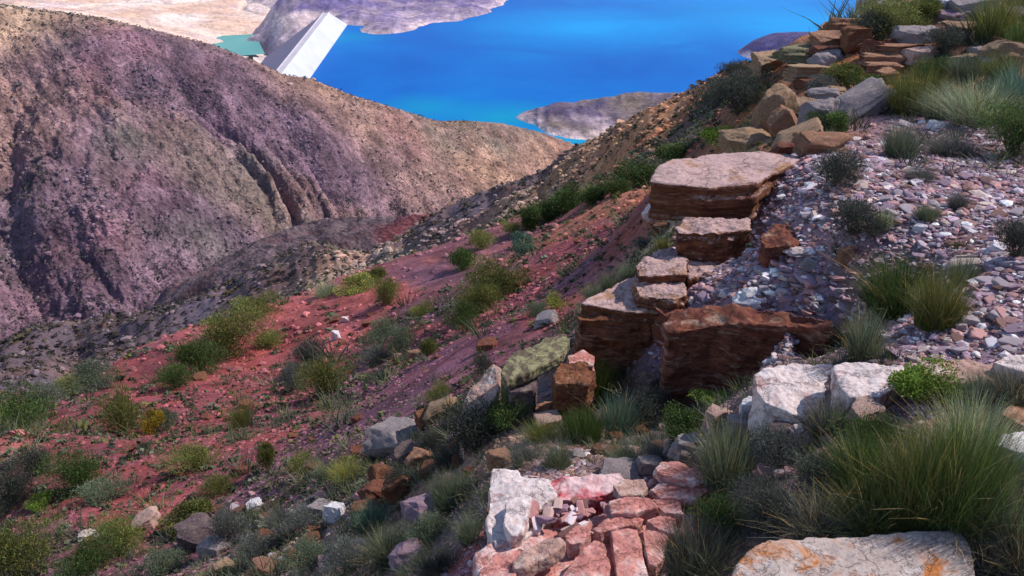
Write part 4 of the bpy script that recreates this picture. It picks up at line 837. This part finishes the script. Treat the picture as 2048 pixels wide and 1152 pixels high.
RK = [
 (1545,142,74,40,'ang','tan','cracked cream boulder on the skyline left of the outcrop',dict(name='boulder')),
 (1610,128,120,34,'bed','yellow','flat lichened ledge rock on the skyline right of the cracked boulder',{}),
 (1625,160,110,30,'bed','tan','tan flat rock just below the lichened skyline ledge',{}),
 (1700,40,80,36,'bed','tan','overhanging brown ledge at the top of the outcrop skyline',{}),
 (1690,70,80,34,'bed','orange','orange ledge under the topmost overhanging one',{}),
 (1672,98,90,34,'bed','orange','reddish ledge rock third from the outcrop skyline',{}),
 (1712,105,56,60,'bed','brown','narrow brown stack right of the skyline ledges',{}),
 (1655,122,60,28,'bed','redbrown','small red ledge rock above the tan flat rock',{}),
 (1735,18,90,26,'ang','dark','dark rock at the top edge of the outcrop',{}),
 (1545,262,92,92,'round','tan','tall curved boulder left of the dark hollow',dict(name='boulder', dp=.5, tilt=20)),
 (1568,268,62,52,'ang','orange','orange wedge leaning in front of the dark hollow',dict(tilt=35)),
 (1618,232,96,36,'round','tan','flattish cap rock over the dark hollow',{}),
 (1638,262,66,66,'ang','grey','blocky rock right of the dark hollow',{}),
 (1600,290,120,36,'slab','tan','long tan slab leaning below the dark hollow',dict(tilt=28)),
 (1580,308,70,26,'slab','redbrown','red sided slab at the back corner of the ledge top',{}),
 (1648,306,96,38,'bed','orange','orange block at the upper left start of the gravel',{}),
 (1715,232,130,50,'slab','grey','long grey boulder slanting up beside the gravel',dict(name='boulder', tilt=32)),
 (1490,300,120,46,'round','tan','smooth tan earth coloured rock behind the ledge top',{}),
 (1775,150,80,24,'bed','orange','lowest orange slab of the small stack in the outcrop',dict(group='orange stacked slabs')),
 (1780,132,96,24,'bed','orange','middle orange slab of the small stack in the outcrop',dict(group='orange stacked slabs')),
 (1800,114,110,26,'bed','orange','longest upper orange slab of the small stack in the outcrop',dict(group='orange stacked slabs')),
 (1840,130,60,34,'ang','pink','pinkish rock right of the orange slab stack',{}),
 (1830,96,84,40,'ang','grey','grey rock above the orange slab stack',{}),
 (1885,32,50,36,'ang','white','small white rock high in the outcrop',{}),
 (1950,36,100,42,'slab','grey','wide pale grey rock near the top right corner',dict(tilt=15)),
 (1920,72,66,26,'bed','tan','tan flat rock left of the tall corner grass',{}),
 (1905,50,60,26,'ang','purple','purple grey rock under the small white one',{}),
 (2030,130,90,44,'slab','tan','tan slab at the right edge of the outcrop',{}),
 (2035,52,60,34,'ang','dark','dark rock at the right edge near the corner',{}),
 (1935,135,60,24,'bed','tan','thin tan rock under the grey outcrop grass',{}),
 (1980,114,26,22,'round','yellow','little round yellowish stone in the outcrop grass',{}),
 (1745,120,46,40,'ang','redbrown','red block left of the orange slab stack',{}),
 (1775,168,50,30,'bed','orange','bright orange foot rock beneath the slab stack',{}),
 (1305,440,44,34,'ang','pale','pale stone standing on red soil left of the ledge',dict(tilt=45)),
 (1325,470,40,26,'ang','brown','brown rock under the pale standing stone',{}),
 (780,905,120,66,'round','grey','rounded grey boulder at the foot of the purple soil',dict(name='boulder')),
 (812,925,60,36,'ang','dark','dark purple rock against the rounded grey boulder',{}),
 (838,1048,92,58,'round','purple','purple grey boulder with a rusty left side',dict(name='boulder')),
 (770,978,80,34,'slab','brown','upper tilted brown slab of the broken group',dict(tilt=-25)),
 (755,1010,80,44,'ang','redbrown','lower brown block of the broken group',dict(tilt=-20)),
 (795,1005,66,54,'ang','brown','right brown block of the broken group',dict(tilt=20)),
 (735,1052,70,54,'ang','brown','shaded brown rock below the broken group',{}),
 (840,940,56,48,'ang','orange','triangular orange rock pointing up beside dark grass',dict(tilt=40)),
 (668,1042,44,40,'ang','white','white block with a dark base in grey grass',{}),
 (640,1036,56,34,'ang','grey','grey rock left of the white block',{}),
 (506,1020,34,22,'round','white','small bright white stone on the lower slope',{}),
 (402,1094,96,54,'round','dark','dark grey rounded boulder on the lower left slope',dict(name='boulder')),
 (430,1110,60,30,'ang','grey','grey rock touching the dark rounded boulder',{}),
 (997,938,56,44,'ang','orange','ochre rock behind the pale front slab',{}),
 (1098,858,60,34,'ang','pink','small pink rock left of the hollow grasses',{}),
 (1090,838,44,34,'ang','orange','orange rock leaning at the foot of the pillar rock',{}),
 (880,838,80,40,'slab','tan','pale pointed slab below the leaning boulder',dict(tilt=25)),
 (860,850,60,34,'ang','brown','brown rock left of the pointed slab',{}),
 (812,1132,74,46,'round','purple','purple pink rock near the bottom edge',{}),
 (530,1152,60,30,'round','orange','rounded orange stone on the bottom edge',{}),
 (448,1150,46,28,'ang','tan','cream and orange stone on the bottom edge',{}),
 (672,680,18,24,'ang','white','small white stone upright on the red slope',{}),
 (690,645,16,12,'ang','pale','tiny pale stone below the rose knoll',{}),
 (975,700,46,20,'ang','redbrown','red rock on the smooth purple soil',{}),
 (828,722,34,26,'ang','orange','orange rock left of the compact olive bush',{}),
 (1090,652,56,22,'slab','grey','grey edged slab on soil left of the ledge',dict(tilt=30)),
 (1500,828,40,32,'ang','white','bright white stone left of the whitish slab',{}),
 (1432,860,60,54,'ang','pink','pinkish pointed rock above the bluish rock',{}),
 (1375,925,76,56,'ang','grey','bluish grey rock behind the crowning plate',{}),
 (1480,870,60,40,'ang','grey','grey stone below the bright white stone',{}),
 (1560,880,60,30,'ang','dark','dark stone under the front of the whitish slab',{}),
 (1735,850,80,44,'ang','pink','reddish rock below the sloping whitish slab',{}),
 (905,985,50,36,'ang','dark','dark bluish rock in grass left of the pale slab',{}),
 (1300,945,60,30,'ang','grey','lichen grey rock left of the crowning plate',{}),
 (1240,955,90,22,'slab','grey','long grey stone along the back of the platform',{}),
 (290,1060,60,30,'slab','pink','pinkish slab on the lower left slope',dict(tilt=30)),
 (175,1082,34,14,'slab','pale','pale thin stone on the lower left slope',{}),
 (480,950,40,18,'ang','redbrown','red rock in the middle of the lower slope',{}),
 (1500,600,40,26,'slab','white','whitest flat stone on the rubble above the wedge block',{}),
 (1495,612,60,18,'slab','white','long white plate under the whitest rubble stone',{}),
 (1925,648,44,16,'slab','white','bluish white flat stone right of the wide grass clump',{}),
 (1600,510,60,12,'slab','pale','long pale splinter below the low ledge end',{}),
 (1690,530,30,40,'ang','orange','orange red block standing in mid gravel',{}),
 (1620,540,40,22,'ang','grey','grey stone in the rubble left of the orange red block',{}),
 (1840,465,26,14,'ang','white','bright white stone in the upper middle gravel',{}),
 (1875,258,36,14,'slab','white','white stone at the top of the gravel under the grasses',{}),
]
for r_ in RK: rock(*r_[:7], **r_[7])
# ------------------------------------------------------------------ stones: 300 individuals and the rest as gravel
rg = np.random.RandomState(5)
def scatter(n, r0, r1, idx, a0=-36, a1=36, pw=1., rg=rg):
    az = R(1)*rg.uniform(a0, a1, n); r = np.exp(rg.uniform(math.log(r0), math.log(r1), n)); x, y = r*np.sin(az), r*np.cos(az)
    s = soil_at(x, y)[:, idx]*(1+.35*vn(np.log(r)*30, az*40)); k = rg.uniform(0, 1, n) < np.clip(s, 0, 1)**pw
    return x[k], y[k], r[k]
PAL = {'white': (.74,.68,.73), 'grey': (.38,.31,.35), 'violet': (.32,.215,.28), 'rose': (.46,.25,.25), 'brown': (.21,.115,.105), 'cream': (.55,.42,.39)}
def palette(n, wts=(.06,.24,.25,.20,.17,.08)):
    k = rg.choice(6, n, p=wts); c = np.array(list(PAL.values()))[k]*np.exp(rg.normal(-.05, .3, (n, 1))); return np.clip(c, 0, .85), k
M_gravel = attr_mat('gravel_stone', False, .85, 0, 60)
st20 = [rock_shape(2, 50+i, cuts=5, box=.5, rough=0) for i in range(5)]
st12 = []
for i in range(6):
    V, Fc = ICO[1]; V = V.copy(); q = np.random.RandomState(i)
    V = V*q.uniform(.65, 1.1, (len(V), 1)); st12.append((V, Fc))
x, y, r = scatter(235000, 1.6, 15, 3, -36, 56, 1.1); n = len(x)
sz = r*np.clip(np.exp(rg.normal(0, .6, n))*.0023, .0009, .0085)*(1-.25*(r > 6)); sz = sz*np.where(soil_at(x, y)[:, 3] < .6, .7, 1)
c, _ = palette(n); sl_ = soil_at(x, y); red = np.clip(1.55-sl_[:, 3]*1.7, 0, .93)[:, None]; c = c*(1-red)+sl_[:, :3]*rg.uniform(1.0, 1.9, (n, 1))*red
P = np.stack([x, y, near_z(x, y)+sz*.15], -1); S = np.stack([sz*rg.uniform(.9, 1.7, n), sz*rg.uniform(.6, 1.1, n), sz*rg.uniform(.25, .6, n)], -1)
V, Fc, C = merge(st12, P, S, rg.uniform(0, 6.28, n), rg.normal(0, .3, n), c, rg)
tag(obj('gravel', mesh('gravel', V, Fc, M_gravel, C, smooth=False)), 'broken violet and white stone chips covering the ridge top', 'gravel', kind='stuff')
x, y, r = scatter(60000, 13, 190, 3, -36, 16, 1.3); n = len(x)
sz = r*np.exp(rg.normal(0, .45, n))*.0021; sl_ = soil_at(x, y); c = np.clip(sl_[:, :3]*rg.uniform(.8, 2.2, (n, 1))+.03, 0, .7)
P = np.stack([x, y, near_z(x, y)+sz*.2], -1); S = np.stack([sz*rg.uniform(.8, 1.5, n), sz, sz*rg.uniform(.5, .9, n)], -1)
V, Fc, C = merge(st12, P, S, rg.uniform(0, 6.28, n), rg.normal(0, .2, n), c, rg)
tag(obj('scree', mesh('scree', V, Fc, M_gravel, C, smooth=False)), 'loose stones littering the rusty flank and the far spur', 'scree', kind='stuff')
M_stone = rock_mat('loose_stone', (.82,.82,.82), (1.1,1.1,1.1), None, 0, 0, 8)
stone_me = [mesh('stone', *rock_shape(3, 700+i, cuts=9, box=.45, rough=.12), M_stone) for i in range(10)]
LM = {
 'rubble': [(1500,600,'the whitest rubble stone'), (1690,530,'the orange red block'), (1600,480,'the low ledge end'), (1440,530,'the small brown ledge block'), (1560,660,'the wedge block'), (1650,700,'the dark shrub at the wedge tip'), (1735,600,'the wide gravel grass clump')],
 'upper': [(1672,340,'the dark round shrub'), (1708,440,'the dusky mid gravel shrub'), (1797,280,'the spiky grey green tuft'), (1852,420,'the thin green tuft'), (1914,400,'the sparse greyish tuft'), (2032,470,'the dark edge shrub'), (1838,345,'the flat grey tuft'), (1560,340,'the broad ledge slab'), (2025,270,'the dark green edge shrub')],
 'lower': [(1925,530,'the upright green gravel tuft'), (1872,610,'the wide gravel grass clump'), (1925,648,'the bluish white flat stone'), (1980,735,'the pink slab'), (1760,745,'the sloping whitish slab'), (2040,720,'the cream edge slab'), (2032,500,'the dark edge shrub'), (1730,670,'the tall thin pale tuft')],
 'top': [(1797,280,'the spiky grey green tuft'), (1902,290,'the low grey tuft'), (2025,270,'the dark green edge shrub'), (1830,200,'the olive grass'), (1715,210,'the long grey boulder'), (1875,258,'the topmost white stone')],
 'slope': [(506,1020,'the small bright white stone'), (668,1042,'the white block'), (402,1070,'the dark grey boulder'), (698,930,'the pale yellow tuft'), (780,890,'the rounded grey boulder'), (770,985,'the broken brown rocks'), (530,1150,'the orange bottom stone'), (600,930,'the small olive bush')],
 'thicket': [(1500,828,'the bright white stone'), (1580,790,'the whitish slab'), (1650,840,'the spiky grey tuft'), (1700,1000,'the thicket middle'), (1480,900,'the grey green thicket grass')],
 'platform': [(1040,1030,'the oblong pinkish stone'), (1180,970,'the red stained slab'), (1265,1010,'the smooth platform plate'), (1080,1090,'the long pale stone'), (1155,1070,'the purple rose plate')],
 'outcrop': [(1545,120,'the cracked cream boulder'), (1610,115,'the lichened skyline ledge'), (1800,115,'the orange slab stack'), (1715,205,'the long grey boulder'), (1690,160,'the outcrop olive bush'), (1800,50,'the top edge olive bush'), (1950,25,'the wide pale grey rock'), (1985,50,'the tall corner grass'), (1920,65,'the tan flat rock'), (1690,60,'the skyline ledges'), (1618,215,'the cap rock'), (2030,115,'the edge tan slab')],
 'red': [(996,550,'the big olive bush'), (452,660,'the largest crest bush'), (312,840,'the golden bush'), (252,820,'the tall brownish bush'), (655,750,'the central olive bush'), (855,700,'the compact olive bush'), (540,910,'the narrow olive bush'), (165,950,'the lower green bush'), (84,1000,'the vivid green bush'), (1112,605,'the yellow green bush'), (1186,400,'the crest bush row'), (486,830,'the olive grass tuft'), (848,620,'the flat olive bush')],
 'hollow': [(780,890,'the rounded grey boulder'), (838,1020,'the purple grey boulder'), (770,985,'the broken brown rocks'), (955,850,'the dark twiggy bush'), (668,1042,'the white block'), (698,930,'the pale yellow tuft'), (960,790,'the leaning boulder'), (840,915,'the triangular orange rock'), (402,1070,'the dark grey boulder')],
 'block': [(1285,820,'the near black bush'), (1375,850,'the leafy dark bush'), (1190,760,'the dark foot grass'), (1235,840,'the hollow green grass'), (1432,850,'the pinkish pointed rock'), (1098,850,'the small pink rock')]}
def near_lm(key, u, v):
    L_ = sorted(LM[key], key=lambda q: (q[0]-u)**2+(q[1]-v)**2)[0]; dx, dy = u-L_[0], v-L_[1]
    a, b = abs(dx), abs(dy); far_ = 'just ' if math.hypot(dx, dy) < 42 else ''
    h_ = 'right' if dx > 0 else 'left'; w_ = 'above' if dy < 0 else 'below'
    w2 = f'{far_}{h_} of' if a > 2.2*b else (f'{far_}{w_}' if b > 2.2*a else f'{far_}{w_} and {h_} of')
    return f'{w2} {L_[2]}'
def put_stones(n, poly_uv, smin, smax, wts, where, grp, flat=(.25, .5)):
    nm = list(PAL); p = np.array(poly_uv, float); k = 0; tries = 0
    while k < n and tries < n*60:
        tries += 1
        u, v = rg.uniform(p[:, 0].min(), p[:, 0].max()), rg.uniform(p[:, 1].min(), p[:, 1].max())
        j = 0; ins = False
        for i in range(len(p)):
            a, b = p[i], p[i-1]
            if (a[1] > v) != (b[1] > v) and u < (b[0]-a[0])*(v-a[1])/(b[1]-a[1])+a[0]: ins = not ins
        if not ins: continue
        x, y, z = cast(u, v); d = math.sqrt(x*x+y*y+z*z); s = rg.uniform(smin, smax)*d/F/2
        ci = rg.choice(6, p=wts); col = np.array(PAL[nm[ci]])*rg.uniform(.9, 1.25)
        o = obj('stone', stone_me[rg.randint(10)]); fl = rg.uniform(*flat)
        o.location = (x, y, z+s*fl*.45); o.scale = (s*rg.uniform(1, 1.5), s*rg.uniform(.7, 1), s*fl)
        o.rotation_euler = (rg.normal(0, .2), rg.normal(0, .2), rg.uniform(0, 6.28)); o.color = (*np.clip(col, 0, .9), 1)
        shape = ('broad ' if s*F/d > (smin+smax)*.27 else 'little ')+('thin flat' if fl < .35 else 'blocky')
        tag(o, f'{shape} {nm[ci]} stone {near_lm(where, u, v)}', 'stone', 'loose stones '+grp); k += 1
W_ = (.10,.26,.24,.19,.09,.12)
put_stones(80, [(1400,600),(1520,500),(1700,560),(1680,660),(1560,640)], 12, 30, W_, 'rubble', 'in the rubble')
put_stones(60, [(1560,340),(1700,330),(2040,360),(2040,480),(1560,450)], 12, 28, W_, 'upper', 'in the upper gravel')
put_stones(60, [(1930,500),(2048,500),(2048,720),(1760,715),(1900,660)], 14, 40, W_, 'lower', 'in the lower gravel')
put_stones(25, [(1720,250),(1900,240),(2048,330),(1660,320)], 10, 24, W_, 'top', 'at the top of the gravel')
put_stones(25, [(500,960),(800,1000),(800,1140),(400,1140)], 12, 28, (.03,.2,.2,.27,.28,.02), 'slope', 'on the lower slope', (.5,.8))
put_stones(20, [(1500,830),(1750,830),(1700,1000),(1480,1000)], 14, 34, W_, 'thicket', 'in the front thicket')
# loose rocks among the outcrop and on the red slope
def in_poly(p, u, v):
    q = False
    for i in range(len(p)):
        a, b = p[i], p[i-1]
        if (a[1] > v) != (b[1] > v) and u < (b[0]-a[0])*(v-a[1])/(b[1]-a[1])+a[0]: q = not q
    return q
CN = {'purple': 'purple grey', 'tan': 'tan', 'orange': 'orange brown', 'brown': 'brown', 'pink': 'pinkish', 'redbrown': 'red brown', 'grey': 'grey', 'pale': 'pale'}
def put_rocks(n, poly_, smin, smax, mats, where, grp):
    k = 0; us, vs = [p[0] for p in poly_], [p[1] for p in poly_]
    while k < n:
        u, v = rg.uniform(min(us), max(us)), rg.uniform(min(vs), max(vs))
        if not in_poly(poly_, u, v): continue
        s_ = rg.uniform(smin, smax); m_ = mats[rg.randint(len(mats))]; st = ('bed', 'ang', 'slab')[rg.randint(3)]
        wd = {'bed': 'layered', 'ang': 'angular', 'slab': 'flat'}[st]; sz_ = 'larger' if s_ > (smin+smax)/2 else 'small'
        rock(u, v, s_, s_*rg.uniform(.3, .55), st, m_, f'{sz_} {wd} {CN[m_]} rock {near_lm(where, u, v)}', rz=rg.uniform(0, 6.28), tilt=rg.uniform(-15, 15), group='loose rocks '+grp); k += 1
put_rocks(62, [(1600,150),(1680,40),(1760,10),(2040,10),(2040,150),(1860,200),(1680,250),(1560,260)], 22, 62, ['tan', 'orange', 'brown', 'pink', 'redbrown', 'tan', 'grey'], 'outcrop', 'of the outcrop')
put_rocks(40, [(250,800),(560,680),(900,560),(1240,420),(1290,480),(1000,680),(720,880),(300,1100),(60,1100)], 10, 30, ['redbrown', 'brown', 'redbrown'], 'red', 'on the red slope')
put_rocks(26, [(420,1000),(700,880),(1000,800),(1100,900),(940,1100),(500,1150)], 18, 44, ['brown', 'purple', 'grey', 'redbrown', 'brown'], 'hollow', 'in the hollow')
put_rocks(14, [(1200,830),(1480,830),(1450,920),(1150,930)], 16, 40, ['pink', 'brown', 'grey'], 'block', 'below the block')
# rubble pile on the platform
nm = list(PAL)
for i in range(34):
    u, v = rg.uniform(1062, 1225), rg.uniform(1004, 1066)
    if v < 1010+(u-1062)*-.02: continue
    x, y = onz(u, v, -2.05); d = math.hypot(math.hypot(x, y), 2.05); s = rg.uniform(14, 34)*d/F/2; ci = rg.choice([0, 3, 3, 4, 5, 5, 2])
    o = obj('stone', stone_me[rg.randint(10)]); fl = rg.uniform(.28, .5); o.location = (x, y, -2.06+s*fl*.6+rg.uniform(0, .012)); o.scale = (s*rg.uniform(1.1, 1.9), s*.7, s*fl)
    o.rotation_euler = (rg.normal(0, .25), rg.normal(0, .25), rg.uniform(0, 6.28)); o.color = (*np.clip(np.array(PAL[nm[ci]])*(1.15, 1, .98), 0, .9), 1)
    tag(o, f'small {nm[ci]} rubble stone {near_lm("platform", u, v)}', 'stone', 'rubble stones on the platform')
# ------------------------------------------------------------------ ground cover
M_cover = attr_mat('scrub_green', False, .9, .15)
def tuftlets(seed, n, H, sp_, ln, wd):
    V, Fc, k = blades(np.random.RandomState(seed), n, H, sp_, ln, wd, .4, 2); return V, Fc
tl = [tuftlets(i, 40, 1, .8, .7, .022) for i in range(5)]
x, y, r = scatter(11500, 1.7, 34, 4, -55, 58, 1.2); n = len(x)
sz = r*np.exp(rg.normal(0, .35, n))*.017
cc_ = np.array([(.10,.12,.085), (.075,.085,.07), (.12,.12,.05), (.17,.17,.11), (.06,.075,.045)])[rg.randint(0, 5, n)]*np.exp(rg.normal(0, .2, (n, 1)))
P = np.stack([x, y, near_z(x, y)-sz*.03], -1); S = np.stack([sz*1.2, sz*1.2, sz*rg.uniform(.6, 1.2, n)], -1)
V, Fc, C = merge(tl, P, S, rg.uniform(0, 6.28, n), rg.normal(0, .1, n), cc_, rg)
tag(obj('ground_cover', mesh('ground_cover', V, Fc, M_cover, C*1.0)), 'low grey green grass and herbs between the rocks', 'grass', kind='stuff')
# small scrub clumps of leaf clusters: red slope to the spur, and the mountainside
def clump(seed, n=16):
    q = np.random.RandomState(seed); P_ = q.normal(0, 1, (n, 3)); P_ /= np.linalg.norm(P_, axis=1)[:, None]; P_ *= q.uniform(.45, 1, (n, 1)); P_[:, 2] = np.abs(P_[:, 2])
    a = q.normal(0, 1, (n, 3)); a /= np.linalg.norm(a, axis=1)[:, None]; b = np.cross(a, q.normal(0, 1, (n, 3))); b /= np.linalg.norm(b, axis=1)[:, None]
    L = .42; V = np.stack([P_-a*L, P_-b*L*.6, P_+a*L, P_+b*L*.6], 1).reshape(-1, 3); return V, np.arange(n*4).reshape(-1, 4)
cl = [clump(i) for i in range(6)]
x, y, r = scatter(70000, 5, 195, 4, -50, 17, 1.0); n = len(x)
sz = r*np.exp(rg.normal(0, .4, n))*np.where(r < 45, .0042, .0028)
cc_ = np.array([(.09,.11,.06), (.07,.075,.05), (.13,.13,.05), (.13,.14,.10), (.06,.07,.045)])[rg.randint(0, 5, n)]*np.exp(rg.normal(0, .25, (n, 1)))
cc_ = np.where((r > 55)[:, None], cc_*np.array([.95,.72,.95]), cc_)
P = np.stack([x, y, near_z(x, y)], -1); S = np.stack([sz, sz, sz*.75], -1)
V, Fc, C = merge(cl, P, S, rg.uniform(0, 6.28, n), rg.normal(0, .1, n), cc_, rg)
tag(obj('scrub', mesh('scrub', V, Fc, M_cover, C)), 'scattered small scrub over the slope and spur', 'scrub', kind='stuff')
A_, R_, HX, HY, HZ = HG; n = 28000
i = rg.randint(0, A_.shape[0]-1, n); j = (rg.uniform(0, 1, n)*.62*A_.shape[1]).astype(int)
x, y, z = HX[i, j], HY[i, j], HZ[i, j]; k = rg.uniform(0, 1, n) < np.clip(.62+.9*fbm(x/50, y/50, o=3), .1, 1)
x, y, z = x[k], y[k], z[k]; n = len(x); x = x+rg.uniform(-.3, .3, n)
sz = np.exp(rg.normal(0, .35, n))*.85
cc_ = np.array([(.10,.10,.07), (.09,.08,.08), (.13,.11,.075), (.08,.08,.07)])[rg.randint(0, 4, n)]*np.exp(rg.normal(0, .2, (n, 1)))
V, Fc, C = merge([clump(i, 7) for i in range(5)], np.stack([x, y, z], -1), np.stack([sz, sz, sz*.8], -1), rg.uniform(0, 6.28, n), rg.normal(0, .1, n), cc_, rg)
_V, _F, _C = V, Fc, C
n = 15000; i = rg.randint(0, A_.shape[0]-1, n); j = (rg.uniform(0, 1, n)*.6*A_.shape[1]).astype(int); x, y, z = HX[i, j], HY[i, j], HZ[i, j]
k = rg.uniform(0, 1, n) < np.clip(.45+1.2*fbm(x/30+5, y/30, o=3), .05, 1); x, y, z = x[k], y[k], z[k]; n = len(x)
sz = np.minimum(np.exp(rg.normal(-.25, .5, n)), 3)*.75; hc = hill_col(x, y, z)*rg.uniform(1.0, 2.0, (n, 1))
V, Fc, C = merge(st12, np.stack([x, y, z], -1), np.stack([sz*1.3, sz, sz*.8], -1), rg.uniform(0, 6.28, n), rg.normal(0, .2, n), np.clip(hc, 0, .7), rg)
tag(obj('scree', mesh('scree', V, Fc, M_gravel, C, smooth=False)), 'broken rocks strewn over the far mountainside', 'scree', kind='stuff')
V, Fc, C = _V, _F, _C
tag(obj('scrub', mesh('scrub', V, Fc, M_cover, C)), 'dark scrub dotted over the far mountainside', 'scrub', kind='stuff')
# ------------------------------------------------------------------ air
bm = bmesh.new(); bmesh.ops.create_cube(bm, size=1)
me = bpy.data.meshes.new('haze'); bm.to_mesh(me); bm.free(); hz = obj('haze', me)
zlo, zhi = -420, 6; hz.scale = (9000, 9000, zhi-zlo); hz.location = (600, 2500, (zhi+zlo)/2)
m = bpy.data.materials.new('air'); m.use_nodes = True; t = m.node_tree; t.nodes.remove(t.nodes['Principled BSDF'])
v = t.nodes.new('ShaderNodeVolumePrincipled'); v.inputs['Color'].default_value = (.40, .48, 1, 1); v.inputs['Density'].default_value = .00004
t.links.new(v.outputs[0], t.nodes['Material Output'].inputs['Volume']); me.materials.append(m); tag(hz, 'thin violet air over the valley', kind='stuff')
print('objects', len(bpy.data.objects))
